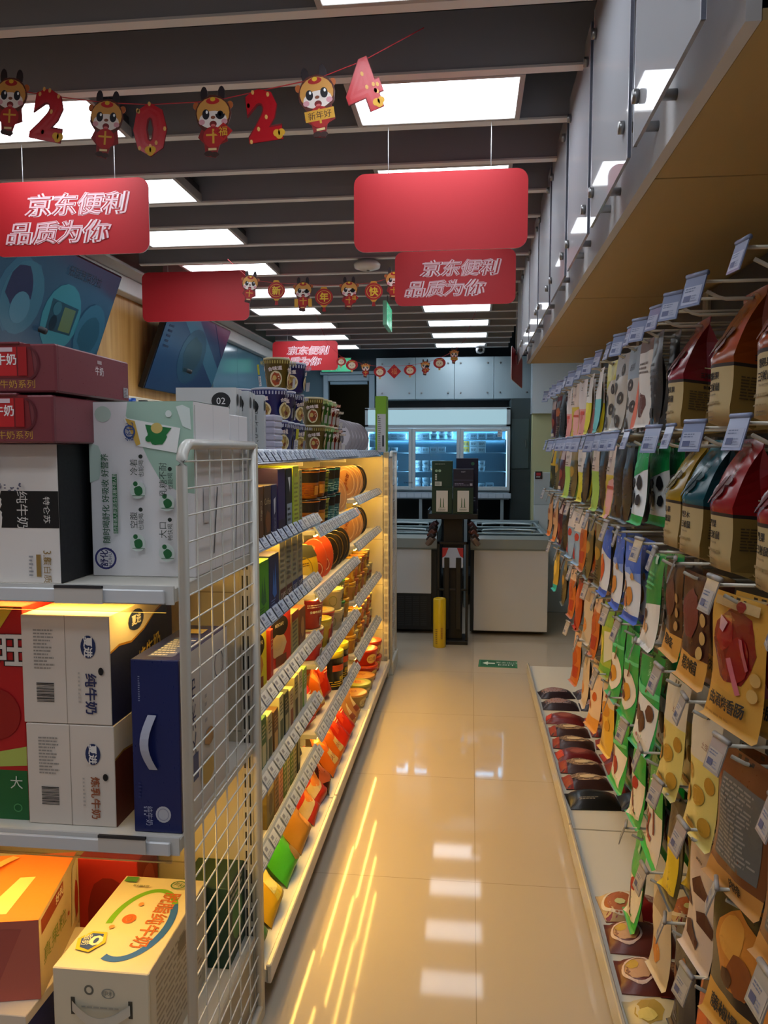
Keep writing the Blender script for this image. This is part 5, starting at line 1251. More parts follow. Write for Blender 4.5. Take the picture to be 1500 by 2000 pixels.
ROWS = [
 (1.80, [(1.10, 'orange', 1), (1.36, 'orange', 2), (1.62, 'orange', 2), (1.80, 'yellow', 1), (1.96, 'red', 1), (2.14, 'dark', 2), (2.26, 'whitebrown', 1), (2.42, 'ringblue', 2), (2.60, 'ringgrey', 2), (2.80, 'ringyellow', 2), (3.03, 'aqua', 2), (3.27, 'lemon', 2), (3.52, 'pink', 2), (3.76, 'mango', 1), (3.98, 'pink', 2), (4.22, 'dark', 1), (4.42, 'brown', 2), (4.68, 'maroon', 2)]),
 (1.51, [(1.08, 'red', 1), (1.34, 'scarlet', 1), (1.60, 'scarlet', 2), (1.79, 'teal', 1), (1.95, 'yellow', 1), (2.27, 'jelly', 3), (2.46, 'dark', 2), (2.60, 'dark', 2), (2.76, 'mango', 3), (2.94, 'dark', 1), (3.12, 'lime', 3), (3.32, 'dark', 1), (3.52, 'lemon', 2), (3.74, 'olive', 2), (3.94, 'lime', 2), (4.16, 'maroon', 2), (4.38, 'olive', 2), (4.66, 'yellowblack', 2)]),
 (1.22, [(1.15, 'dark', 1), (1.45, 'sausage', 2), (1.72, 'porkflat', 2), (1.91, 'porkstrip', 2), (2.08, 'greennut', 2), (2.38, 'blue', 2), (2.58, 'blue', 2), (2.80, 'bluered', 2), (2.98, 'olive', 2), (3.16, 'olive', 2), (3.36, 'orangebag', 2), (3.56, 'crayfish', 2), (3.78, 'crayfish', 1), (4.0, 'dark', 1), (4.22, 'maroon', 2), (4.46, 'creamorange', 2), (4.76, 'creamorange', 1)]),
 (.945, [(1.14, 'steakbag', 1), (1.38, 'steakbag', 2), (1.62, 'potato', 3), (1.84, 'potato', 2), (2.10, 'greenbeef', 3), (2.34, 'greenplate', 2), (2.54, 'greenplate', 2), (2.76, 'greenyellow', 2), (2.98, 'orangebag', 2), (3.20, 'creampouch', 2), (3.44, 'orangered', 2), (3.70, 'orangebag', 1), (4.0, 'olive', 1), (4.35, 'tealyellow', 1)]),
 (.68, [(1.14, 'chicken', 1), (1.38, 'chicken', 3), (1.60, 'choco', 3), (1.81, 'yellowdark', 2), (2.01, 'greenstick', 3), (2.21, 'greenheart', 2), (2.46, 'greenstrips', 2), (2.72, 'cheese', 2), (2.96, 'salted', 2), (3.2, 'creampouch', 1), (3.5, 'orangebag', 1)]),
 (.40, [(1.16, 'greywhite', 1), (1.36, 'greywhite', 3), (1.54, 'orangered', 1), (1.72, 'navy', 2), (1.93, 'creampouch', 1), (2.16, 'greenheart', 1)]),
]
Rg = random.Random(11)
for ri, (z, items) in enumerate(ROWS):
    for hi, (y, kd, n) in enumerate(items):
        hv = (ri * 3 + hi * 2 + hi // 3) % 4
        lo = ri > 1
        place('hook%d%d' % (hv, lo), (lambda hv=hv, lo=lo: hook((.5, .35, .15, .62)[hv] - (.42 if lo else 0), (1.12, 1.0, .92, 1.05)[hv], *(('a09a94/p', 'aaa49e') if lo else ('808aa8/p', 'a0a6bc')))), (WX - .02, y, z), (0, 0, -PI / 2), label='cream wire peg hook with price tag, %s row, %s from the entrance' % (RN[ri], ORD[hi]), cat='peg hook', group='peg hooks on the right wall')
        mk, desc = KINDS[kd]
        gus = kd in ('orange', 'red', 'scarlet', 'yellow', 'teal')
        x0 = (.66 if (ri, kd) == (0, 'yellow') else .565) if gus else .505
        for q in range(n):
            a = (.10 if gus else .17) * (.75 + .5 * Rg.random()) * (.8 if q else 1)
            o = place('bag_' + kd, mk, (x0 + q * (.155 if gus else .042), y + Rg.uniform(-.006, .006), z + .0), (0, 0, 0),
                label='%s, %s hook in %s row%s' % (desc, ORD[hi], RN[ri], ['', ', behind', ', rearmost'][q]),
                cat='snack pouch', group='snack pouches on the peg hooks', name='snack_pouch')
            yaw = -PI / 2 + Rg.uniform(-.10, .10) + (.30 if kd in ('sausage', 'chicken', 'steakbag') else .06)
            o.matrix_basis = Matrix.Translation(o.location) @ Matrix.Rotation(yaw, 4, 'Z') @ Matrix.Rotation(-a, 4, 'X')
# pouches lying on the right base deck
def flatbag(col, ops, w=.16, l=.2, h=.035, seed=1):
    def f():
        R = random.Random(seed); NI = 8; NJ = 8
        ph = [R.uniform(0, 6) for _ in range(4)]
        def Z(u, v):
            q = (1 - abs(2 * u - 1) ** 2.5) * (1 - abs(2 * v - 1) ** 3.5)
            return h * max(0, q) ** .6 * (1 + .1 * math.sin(9 * u + ph[0]) * math.sin(7 * v + ph[1])) + .003
        m = MB()
        G = [[Vector(((i / NI - .5) * w, (j / NJ - .5) * l, Z(i / NI, j / NJ))) for i in range(NI + 1)] for j in range(NJ + 1)]
        B = [[Vector((p.x, p.y, 0.0)) for p in r_] for r_ in G]
        for GG, fl in ((G, 0), (B, 1)):
            vs = [p for r_ in GG for p in r_]; ni = NI + 1
            fs = [(j * ni + i, j * ni + i + 1, (j + 1) * ni + i + 1, (j + 1) * ni + i) for j in range(NJ) for i in range(NI)]
            m.add(vs, [f_[::-1] for f_ in fs] if fl else fs, col, True)
        ring = [G[0][i] for i in range(NI + 1)] + [G[j][NI] for j in range(1, NJ + 1)] + [G[NJ][i] for i in range(NI - 1, -1, -1)] + [G[j][0] for j in range(NJ - 1, 0, -1)]
        n = len(ring)
        m.add(ring + [Vector((p.x, p.y, 0)) for p in ring], [(n + i, n + (i + 1) % n, (i + 1) % n, i) for i in range(n)], col)
        prints(m, grid(G), w, l, ops, .0008, False)
        return m.build('food_pouch')
    return f
FB = {
 'soup': (flatbag('8a1c1c/g', [('R', .0, 0, .6, 1, 'c8a878'), ('E', .3, .45, .26, .36, 'a85a24'), ('O', .3, .45, .28, .38, .008, 'e0d0b8'), ('B', .3, .4, .1, .12, 'c8c888', 3), ('T', '酸菜', .8, .5, .14, 'e8d0c0', -90), ('E', .64, .85, .07, .07, 'd8a8a0')], .18, .13), 'red and cream soup pouch'),
 'rice': (flatbag('6a2e20/g', [('B', .27, .5, .22, .36, 'c89a70', 4), ('B', .2, .6, .1, .16, 'c8a028', 7), ('O', .28, .45, .22, .35, .006, 'e0c0b0'), ('T', '火焰醋料', .74, .5, .10, 'c8a890', -90), ('O', .62, .85, .05, .06, .004, 'c89a70')], .19, .13), 'brown seasoning pouch'),
 'noodle': (flatbag('c8b890/g', [('B', .25, .5, .2, .34, 'a88828', 3), ('B', .22, .4, .12, .18, 'd8c060', 5), ('R', .45, .8, 1, 1, '7a1c24'), ('T', '火锅料', .72, .45, .13, '1c2a24', -90, 1, .03), ('R', .66, .15, .8, .28, '98b878')], .20, .13), 'clear and cream noodle pouch'),
 'palenoodle': (flatbag('c4b078/g', [('O', .3, .5, .2, .3, .01, 'a88c4c'), ('T', '粉', .7, .5, .2, '3a3a28'), ('R', .6, .2, .9, .3, '8a9a58')], .2, .12), 'pale yellow food pouch'),
 'darkpack': (flatbag('24191a/p', [('R', .05, .8, .6, .98, '5a1a1e'), ('L', .08, .1, .9, .6, 6, '6a4a44'), ('T', '卤味', .25, .88, .12, '9a7470')], .2, .16), 'glossy dark food pack'),
 'stripe': (flatbag('3c2420/g', [('B', .5, .5, .42, .34, 'c0a07c', 4), ('L', .15, .25, .85, .75, 5, '3a1c14'), ('R', 0, 0, .16, 1, '8a2c24'), ('B', .5, .45, .2, .15, 'd8bc90', 9)], .19, .115), 'brown and cream striped snack pouch'),
 'meat': (flatbag('6a1c1c/g', [('B', .55, .5, .35, .36, '7a3428', 4), ('B', .5, .45, .2, .2, '9a4c3c', 8), ('R', 0, .2, .15, .8, 'b03028')], .19, .12), 'dark red meat pouch'),
 'black': (flatbag('16140f/g', [('L', .2, .2, .6, .35, 2, '8a8478'), ('L', .5, .6, .9, .8, 3, '6a665c')], .2, .14), 'black food pouch'),
 'violet': (flatbag('2c2028/g', [('B', .4, .5, .35, .3, '9a6a60', 4), ('L', .1, .2, .9, .8, 6, 'a898a0')], .19, .13), 'dark violet crinkled pouch'),
}
lay = [(4.35, 'violet', 0), (4.15, 'violet', 1), (3.92, 'meat', 0), (3.76, 'stripe', 0), (3.60, 'stripe', 1), (3.44, 'meat', 1), (3.32, 'stripe', 2), (3.16, 'stripe', 3), (3.0, 'black', 0),
       (2.28, 'soup', 0), (2.13, 'rice', 0), (1.98, 'rice', 1), (1.82, 'noodle', 0), (1.66, 'palenoodle', 0), (1.48, 'darkpack', 0), (1.30, 'darkpack', 1)]
fbn = {}
for y, k, i in lay:
    for r_ in range(2):
        q = fbn.get(k, 0); fbn[k] = q + 1
        o = place('fb_' + k, FB[k][0], (.49 + r_ * .2, y + Rg.uniform(-.01, .01), .1155), (0, 0, Rg.uniform(-.12, .12)), label='%s on right base deck, %s, %s from entrance' % (FB[k][1], ['front', 'back'][r_], ORD[sum(1 for a, b, c in lay if b == k and a < y)]), cat='food pouch', group='pouches lying on the right base deck', name='food_pouch')
        o.scale = (1, .98, 1)
# ================================================================== GOODS ON THE AISLE SHELVES
# front faces +x (rotation +90 degrees); y runs away from the entrance
FR = PI / 2
def put(key, make, x, y, z, label, cat, rz=0, rx=0, name=None, group=None, s=1):
    o = place(key, make, (x, y, z), label=label, cat=cat, group=group, name=name)
    o.matrix_basis = Matrix.Translation((x, y, z)) @ Matrix.Rotation(FR + rz, 4, 'Z') @ Matrix.Rotation(rx, 4, 'X') @ Matrix.Scale(s, 4)
    return o
def bx(w, d, h, col, F=(), L=(), T=()):
    """narrow box: F is the printed spine facing the aisle, L the side facing the entrance"""
    return lambda: carton(w, d, h, col, F, (), T, L)
B1, B2, B3 = 'nearest bay', 'middle bay', 'far bay'
# --- bay 1, top: drip filter packs and a stack of plastic lids
fp = bx(.035, .16, .175, 'b8bcc0', [('T', 'コーヒーハンガー', .5, .4, .035, '14161a', -90), ('E', .5, .82, .4, .09, '14161a')], [('R', 0, 0, 1, 1, 'c4c8ca'), ('E', .75, .8, .16, .13, '16181c'), ('T', '02', .75, .8, .1, 'e8e8e8'), ('T', 'コーヒーハンガー', .86, .35, .09, '1a1c20', -90), ('B', .4, .35, .2, .12, '3a4a48', 4), ('R', .35, .2, .5, .4, 'd89a90')])
for i, (y, c) in enumerate(((2.0, 0), (2.06, 0), (2.12, 0), (2.19, 0), (2.27, 0))):
    put('filter', fp, -.70 - .01 * (i % 2), y, 1.491, 'grey boxed filter pack with black roundel on the top shelf, %s from the entrance' % ORD[i], 'box', .08, group='filter packs on the top shelf')
for i in range(6):
    def lidstack():
        m = MB()
        m.box(-.05, -.05, 0, .05, .05, .018, 'b4b0c4/p', .004); m.box(-.046, -.046, .018, .046, .046, .02, 'd8d6e4/p')
        return m.build('plastic_tray')
    for q in range(2):
        put('tray', lidstack, -.665 - .11 * q, 2.43, 1.491 + i * .0205, 'lilac clear plastic tray in the %s stack, tray %s from the bottom' % (['front', 'back'][q], ['one', 'two', 'three', 'four', 'five', 'six'][i]), 'plastic tray', group='plastic trays on the top shelf')
# --- noodle cups on the top shelf
PT = {
 'blue': ((.05, .062, .105), '1c2474/g', noodle_ops('b8bcd0', 'a88848', '合味道'), 'c4c8d4', 'navy blue noodle bowl cup'),
 'gold': ((.036, .048, .105), '6e5c20/g', noodle_ops('b8a860', 'a8481c', '合味道'), 'cabf9a', 'olive gold noodle cup'),
 'green': ((.036, .048, .105), '3a7a2c/g', noodle_ops('a8d090', 'b0783a', '合味道'), 'cabf9a', 'green noodle cup'),
 'redc': ((.036, .048, .105), 'a8281c/g', noodle_ops('e0a890', 'b8782c', 'CUP NOODLES'), 'd0c4b0', 'red noodle cup'),
 'whitelid': ((.036, .046, .09), '6a3a24/g', noodle_ops('d8c8b0', 'c09030', '面'), 'e4e0dc', 'brown cup with white lid'),
}
def cupk(k):
    (a, b, h), col, ops, lid, d = PT[k]
    return cup(a, b, h, col, ops, lid)
cn_ = {}
def addcup(k, x, y, z, where, rz=0):
    n = cn_.get((k, where), 0); cn_[k, where] = n + 1
    put('cup_' + k, cupk(k), x, y, z, '%s, %s%s' % (PT[k][4], where, '' if n == 0 else ', ' + ORD[n] + ' one'), 'noodle cup', rz, name='noodle_cup', group='noodle cups and bowls')
ZT = 1.491; ch = .1185
for i, y in enumerate((2.72, 2.86, 3.0, 3.14)): addcup('blue', -.72 - .01 * i, y, ZT, 'bottom row of the top shelf pyramid', .4 + i)
for i, y in enumerate((2.78, 2.93, 3.08)): addcup('blue', -.74, y, ZT + ch, 'second row of the top shelf pyramid', -.9 + .7 * i)
addcup('gold', -.73, 2.86, ZT + 2 * ch, 'peak of the top shelf pyramid', -.6); addcup('blue', -.72, 3.03, ZT + 2 * ch, 'peak of the top shelf pyramid', -.5)
for i, y in enumerate((2.8, 2.95, 3.1)): addcup('blue', -.87, y, ZT, 'back row behind the pyramid', i); addcup('blue', -.87, y, ZT + ch, 'upper back row behind the pyramid', i + .5)
for i, (k, y) in enumerate((('gold', 3.26), ('green', 3.36), ('green', 3.46), ('redc', 3.56), ('whitelid', 3.66))):
    addcup(k, -.67, y, ZT, 'bottom row right of the pyramid', -.55)
    addcup({'green': 'green', 'gold': 'gold', 'redc': 'redc', 'whitelid': 'whitelid'}[k], -.68, y + .005, ZT + (.118 if k != 'whitelid' else .105), 'second row right of the pyramid', -.5)
wb = flatbowl('c8c4c8/g', '8e8a90/g', [('B', .5, .5, .45, .4, 'b4b0b8', 4), ('B', .45, .4, .25, .2, '5a5a60', 6), ('L', .2, .6, .8, .8, 3, '2a2a30')], .085, .05)
for i, y in enumerate((3.92, 4.04, 4.16, 4.28, 4.42, 4.56)):
    o = put('wbowl', wb, -.67, y, ZT, 'silver lidded black noodle bowl leaning in the row on the top shelf, %s from entrance' % ORD[i], 'noodle bowl', -.75, -.18, group='leaning bowls on the top shelf')
c_ = put('gbox', bx(.075, .07, .35, '6a9c1c', [('R', 0, 0, 1, .02, 'a8b8a0')], [('R', .18, .0, .95, .68, 'b4b8bc'), ('L', .25, .04, .55, .62, 16, '4a4e54'), ('R', .62, .1, .8, .3, '3a3e44'), ('E', .3, .63, .05, .012, '2a2e34')]), -.565, 4.86, 1.4955, 'tall bright green box with grey information panel at the end of the top shelf', 'box', -.05)
c_.location.z = 1.491
# small bottles and pots on the back half of the top shelf
for i, (x, y, c) in enumerate(((-1.16, 2.30, '1c1c20'), (-1.18, 2.42, '3a3020'), (-1.16, 2.54, '1c1c20'), (-1.17, 2.66, '2c2c30'), (-1.15, 2.78, '3a3020'))):
    t = thing('sauce_bottle', '%s sauce bottle with %s cap behind the maroon packs, %s along' % (['black', 'dark brown', 'black', 'charcoal', 'dark brown'][i], ['blue', 'dark', 'blue', 'dark', 'blue'][i], ORD[i]), 'bottle', (x, y, 1.489), 0, 'small bottles on the back half of the top shelf')
    m = MB(); m.lathe([(.026, 0), (.028, .005), (.028, .13), (.014, .155), (.013, .165)], c + '/p', 16); m.build('bottle_body', t)
    m = MB(); m.lathe([(.015, .163), (.016, .165), (.016, .19), (0, .191)], ['2a58b0/p', '28241c', '2a58b0/p', '222226', '3058a8/p'][i], 16); m.build('cap', t)
for i, (x, y) in enumerate(((-.88, 2.12), (-.95, 2.3), (-.90, 2.5))):
    t = thing('yogurt_pot', 'clear %s pot with pale lid on the top shelf behind the green milk carton' % ['yellowish', 'whitish', 'amber'][i], 'pot', (x, y, 1.489))
    m = MB(); m.lathe([(.034, 0), (.042, .12), (.045, .122)], ['c8d0a8/p', 'd0d4d0/p', 'd8b860/p'][i], 20); prints(m, cyl_surf(.034, .12, .042), .24, .12, [('R', .3, .3, .7, .7, 'e0e0dc'), ('T', '燕麦', .5, .5, .2, '6a6a60')], .0005, False); m.build('pot_body', t)
    m = MB(); m.lathe([(.047, .121), (.047, .128), (0, .13)], 'dcdcd8/p', 20); m.build('lid', t)
# --- bay 1 lower shelves
def row(spec, zs, bay, shelf):
    """spec: (key, maker, y, label) placed with their fronts at the shelf edge"""
    for i, sp in enumerate(spec):
        key, mk, y, lab, cat = sp[:5]
        x = sp[5] if len(sp) > 5 else -.66
        rz = sp[6] if len(sp) > 6 else 0
        rx = sp[7] if len(sp) > 7 else 0
        dz = sp[8] if len(sp) > 8 else 0
        put(key, mk, x, y, zs + dz - .001, '%s, %s %s' % (lab, bay, shelf), cat, rz, rx)
def spine(c, t, tc='e8e0d0', extra=()):
    return [('T', t, .5, .55, .1, tc, -90)] + list(extra)
cofL = lambda c, a: [('B', .5, .35, .35, .2, a, 5), ('L', .15, .7, .85, .9, 3, 'd8d0c0')]
# second shelf: coffee boxes
z1 = 1.244
row([
 ('jar1', cup(.035, .035, .10, '5a3420/p', [('R', .2, .2, .8, .7, 'c8483a'), ('E', .5, .4, .1, .15, 'e8dcc8')], 'e0b81c/p', .03), 2.02, 'coffee jar with big yellow lid', 'jar'),
 ('bc1', bx(.03, .13, .16, 'a89060', spine('', 'COFFEE', '3a2418'), cofL(0, '5a3a20'), ), 2.085, 'cream and brown slim coffee box', 'box'),
 ('bc2', bx(.045, .13, .155, '5a3a1c', spine('', 'Coffee', 'd8c8a0'), cofL(0, '8a5a2c')), 2.135, 'brown coffee box', 'box'),
 ('bc3', bx(.075, .13, .155, '4a3420', [('T', 'Coffee', .5, .7, .12, 'b8a070'), ('B', .5, .3, .4, .25, '7a4c24', 4)], cofL(0, '8a5a2c')), 2.205, 'wide dark brown coffee box', 'box'),
 ('bc4', bx(.06, .13, .155, '1c2050', [('P', [(.3, .7), (.7, .75), (.6, .45), (.4, .4)], 'c8ccd8'), ('T', '云南咖啡', .5, .2, .07, 'a8acc8', -90)], ()), 2.285, 'navy coffee box with white motif', 'box'),
 ('bc5', bx(.09, .13, .20, '2c1c54', [('R', 0, 0, 1, .2, '1c1838')], (), [('R', 0, 0, 1, 1, '3a2c60')]), 2.375, 'tall dark purple coffee box', 'box'),
 ('bc6', bx(.085, .13, .20, '14181c', [('P', [(.3, .85), (.7, .85), (.6, .6), (.5, .72)], 'd8dce0'), ('R', .1, .08, .9, .42, '8a9cb0'), ('L', .2, .12, .8, .38, 3, '2a3038')], ()), 2.475, 'tall black coffee box with white lion', 'box'),
 ('bc7', bx(.085, .13, .205, 'b4c430', [('R', .06, .05, .94, .95, 'c0cc48'), ('T', '即溶', .5, .85, .06, 'c0502c'), ('L', .15, .1, .85, .75, 9, '8a8a30')], ()), 2.575, 'tall yellow green instant coffee box', 'box'),
 ('bc8', bx(.04, .13, .19, 'a8a468', [('L', .2, .1, .8, .9, 10, '6a6a48')], ()), 2.65, 'slim khaki box', 'box'),
], z1, B1, 'second shelf')
for i, (y, c, n_) in enumerate(((2.08, 'c87c28', 'amber'), (2.26, '8a3418', 'rust'), (2.46, '8e3c20', 'brick'), (2.66, 'd8922c', 'orange'))):
    mk = (lambda c=c: carton(.14, .1, .20, c, [('R', .1, .3, .6, .8, 'b8481c'), ('R', .7, .2, .85, .5, 'e0b040')], name='snack_tub'))
    put('stub%d' % i, mk, -.87, y, z1, '%s tub box standing behind the coffee boxes, nearest bay second shelf' % n_, 'box')
# third shelf
z2 = 1.014
def standbag(col, ops, w=.11, h=.19, t=.06, seed=2, **k):
    return P_(w, h, t, 'pillow', col, ops, (), hang=False, seed=seed, **k)
row([
 ('sb1', standbag('cfc8bc/g', [('R', 0, .6, 1, 1, '8a1c18'), ('E', .5, .9, .1, .04, 'd8c088'), ('B', .5, .42, .25, .14, '5a2c18', 4), ('T', 'GAO', .5, .22, .07, '3a2a20'), ('B', .5, .7, .2, .06, 'a82c1c', 5)], .10, .20), 2.04, 'white and dark red coffee bean pouch', 'pouch'),
 ('bb0', bx(.04, .12, .165, 'b8c020'), 1.965, 'yellow green box', 'box'),
 ('bb1', bx(.125, .12, .165, '4c9c24', [('P', [(.3, .3), (.4, .7), (.5, .4), (.6, .75), (.75, .25), (.5, .2)], '1c6a34'), ('L', .15, .06, .7, .2, 3, '1c5a2c')], (), [('R', 0, 0, 1, 1, 'a8cc30')]), 2.165, 'bright green coffee box', 'box'),
 ('bb2', bx(.115, .12, .17, '1a2858', [('P', [(.3, .3), (.4, .75), (.5, .4), (.6, .85), (.75, .25), (.5, .2)], '2c6ac0'), ('L', .15, .06, .7, .2, 3, '6a8ac8')], (), [('R', 0, 0, 1, 1, '4a4468')]), 2.29, 'dark blue coffee box with pale blue flames', 'box'),
 ('bb3', bx(.075, .12, .20, 'a89c78/p', [('R', 0, 0, 1, .22, '5a2c1c'), ('T', 'CAPE', .5, .11, .09, 'e8dcc8'), ('L', .1, .3, .9, .9, 7, '6a6450')]), 2.40, 'clear faced coffee box with brown band', 'box'),
 ('bb4', bx(.075, .12, .20, '948a6c/p', [('R', 0, 0, 1, .22, '5a2c1c'), ('T', 'CAFE', .5, .11, .09, 'e8dcc8'), ('L', .1, .3, .9, .9, 7, '5a5444')]), 2.485, 'grey coffee sachet box with brown band', 'box'),
 ('bb5', bx(.075, .12, .195, '9c9474/p', [('R', 0, 0, 1, .22, '28306a'), ('T', 'CAFE', .5, .11, .09, 'e8dcc8'), ('L', .1, .3, .9, .9, 7, '5a5444')]), 2.57, 'grey coffee sachet box with blue band', 'box'),
 ('bb5', None, 2.655, 'second grey coffee sachet box with blue band', 'box'),
 ('sb2', standbag('b8c458/g', [('P', [(0, .4), (1, .6), (1, 0), (0, 0)], 'd8d89c'), ('P', [(.0, .8), (1, .7), (1, .8), (0, .95)], '22242c')], .10, .16), 2.75, 'pale lime pouch', 'pouch'),
], z2, B1, 'third shelf')
# fourth shelf
z3 = .784
nes = lambda c, w, h, cc: bx(w, .09 if w < .12 else .08, h, c, [('E', .55, .72, .34, .2, '1c1410'), ('T', 'NESCAFE', .55, .76, .06, 'e8e0d0'), ('B', .5, .38, .34, .24, cc, 4), ('B', .5, .42, .2, .14, 'c8b08a', 6), ('R', .4, .02, .8, .2, '6a3018')], [('R', 0, 0, 1, 1, c), ('E', .5, .85, .3, .07, 'a82018'), ('L', .3, .15, .7, .7, 9, 'd8c0a0')])
row([
 ('n0', bx(.03, .09, .16, 'b8b428', [('B', .5, .5, .3, .2, '7a3020', 3)]), 1.96, 'mustard coffee sachet box', 'box'),
 ('n1', nes('b8401c', .10, .16, 'c89a60'), 2.045, 'orange red instant coffee box', 'box'),
 ('n2', nes('c8c030', .125, .185, 'a87838'), 2.20, 'bright yellow instant coffee box', 'box', -.67, -.25),
 ('n3', bx(.03, .09, .16, 'a82820', [('T', '1+2', .5, .7, .1, 'e8d8b8', -90)]), 2.31, 'slim red coffee box', 'box'),
 ('n4', nes('c83018', .20, .185, 'd0b890'), 2.455, 'large red front-facing instant coffee box', 'box', -.67, -.2),
 ('n5', bx(.10, .09, .15, 'a8a06c', [('L', .1, .1, .9, .9, 8, '5a5a48'), ('R', 0, .8, 1, 1, '8a3020')]), 2.63, 'khaki coffee box', 'box'),
 ('n6', bx(.10, .09, .14, '7a4a2c', [('B', .5, .5, .3, .3, 'b88a50', 5)]), 2.75, 'brown coffee box', 'box'),
], z3, B1, 'fourth shelf')
# fifth shelf: slim sachet boxes
z4 = .539
cols_ = [('d8d0b0', '8a8a70', 'cream'), ('8ab060', 'e8e8d0', 'leaf green'), ('e0a888', 'c86a50', 'peach'), ('3a6a3c', 'c8c8a0', 'dark green'), ('c8c0a0', '3a4a30', 'ivory'), ('6a4a28', 'c8a060', 'walnut'), ('d0cfa8', '4a5a44', 'pale khaki'), ('2e3a30', 'b8b48c', 'blackish green'), ('d8c8a0', '8a4a2c', 'sand'), ('b0a880', '2a2a20', 'dun')]
ys = [1.97 + .072 * i for i in range(12)]
for i, y in enumerate(ys):
    c, a, n_ = cols_[i % 10]
    mk = bx(.055, .12, .165 - .012 * (i % 3), c, [('R', .15, .1, .85, .5, a), ('L', .15, .6, .85, .9, 4, a)])
    put('sl%d' % (i % 10), mk, -.67, y, z4, '%s slim drink sachet box, %sfifth shelf of the nearest bay' % (n_, 'farther one, ' if i > 9 else ''), 'box', 0)
# sixth shelf: bottles, pouches
z5 = .324
def lidbox(c, cap):
    def f():
        t = thing('drink_bottle', '', 'bottle')
        m = MB(); m.box(-.03, -.03, 0, .03, .03, .13, c + '/p', .006); prints(m, planar((-.03, -.03, 0), (.06, 0, 0), (0, 0, .13), (0, -1, 0)), .06, .13, [('R', .1, .1, .9, .8, '3a4030'), ('L', .2, .2, .8, .7, 6, '9a9a80')]); m.build('bottle_body', t)
        m = MB(); m.lathe([(.026, .131), (.028, .134), (.028, .155), (0, .158)], cap + '/p', 18); m.build('cap', t)
        return t
    return f
for i, y in enumerate((1.95, 2.03, 2.11, 2.19)):
    put('lb', lidbox('6a6c4c', 'd8dc70'), -.66, y, z5, 'square dark drink bottle with pale yellow cap, %s along the nearest bay sixth shelf' % ORD[i], 'bottle', name='drink_bottle', group='square bottles on the sixth shelf')
row([
 ('p1', bx(.09, .08, .13, '7a6a3c', [('B', .5, .5, .3, .3, '4a3c24', 3), ('R', .1, .8, .9, .95, 'b8a878')]), 2.29, 'brown olive box', 'box'),
 ('p2', bx(.05, .08, .15, '9a7444', [('L', .1, .1, .9, .9, 8, '4a3018')]), 2.37, 'tan box', 'box'),
 ('p3', bx(.05, .08, .15, 'd89878', [('L', .1, .1, .9, .9, 8, 'a05a40')]), 2.43, 'salmon box', 'box'),
 ('p4', bx(.04, .08, .16, '5c7a3a', [('L', .1, .1, .9, .9, 8, 'c8c890')]), 2.485, 'moss green slim box', 'box'),
 ('p5', bx(.04, .08, .16, 'c0b888', [('L', .1, .1, .9, .9, 8, '4a4a38')]), 2.535, 'light khaki slim box', 'box'),
 ('p4', None, 2.585, 'second moss green slim box', 'box'),
 ('p5', None, 2.635, 'second light khaki slim box', 'box'),
 ('p6', bx(.04, .08, .155, '2e3024', [('R', .2, .2, .8, .8, '8a8a60')]), 2.69, 'blackish slim box', 'box'),
 ('p7', standbag('4a4438/g', [('L', .1, .1, .9, .9, 7, 'a8a088')], .12, .15), 2.79, 'dark patterned pouch', 'pouch'),
], z5, B1, 'sixth shelf')
# base deck of the nearest bay
z6 = .1155
deck1 = [
 ('d1', standbag('2c6a30/g', [('R', .2, .5, .7, .8, 'd8dcc8'), ('L', .25, .55, .65, .75, 2, '3a5a38')], .19, .17, .09), 1.98, 'dark green rice snack bag', 'snack bag', -.572, .1, -.6),
 ('d2', standbag('d8a820/g', [('P', [(.3, 0), (1, 0), (1, 1), (.5, 1)], 'd8c040'), ('R', .35, .3, .7, .6, 'e4d480'), ('T', '玉米', .5, .7, .1, '6a5018'), ('E', .15, .8, .08, .07, '8a5020')], .20, .19, .09), 2.17, 'yellow crisp bag', 'snack bag', -.572, .1, -.6),
 ('d3', standbag('3fa030/g', [('B', .25, .85, .14, .1, 'd8a848', 3), ('T', '话梅瓜子', .5, .62, .09, 'd8f0b8', 0, 1, .03), ('B', .62, .25, .22, .16, '8a6a34', 5)], .20, .20, .09), 2.38, 'bright green seed bag', 'snack bag', -.572, .05, -.6),
 ('d4', standbag('a8742c/g', [('T', '沙琪玛', .5, .62, .09, 'e8d8b0', 0, 1, .03), ('B', .66, .3, .22, .2, 'c88a3c', 5), ('E', .2, .85, .08, .06, '3a2418')], .20, .20, .09), 2.58, 'golden brown snack bag', 'snack bag', -.572, .05, -.6),
 ('d5', standbag('a8281c/g', [('P', [(0, .5), (1, .7), (1, .4), (0, .2)], 'c8b080'), ('B', .5, .5, .3, .15, 'c87830', 3), ('R', .0, .85, 1, .9, 'd8b048')], .17, .17, .07), 2.77, 'red and gold crisp bag', 'snack bag', -.572, .1, -.62),
 ('d5', None, 2.90, 'second red and gold crisp bag', 'snack bag', -.572, -.1, -.62),
]
row(deck1, z6, B1, 'base deck')
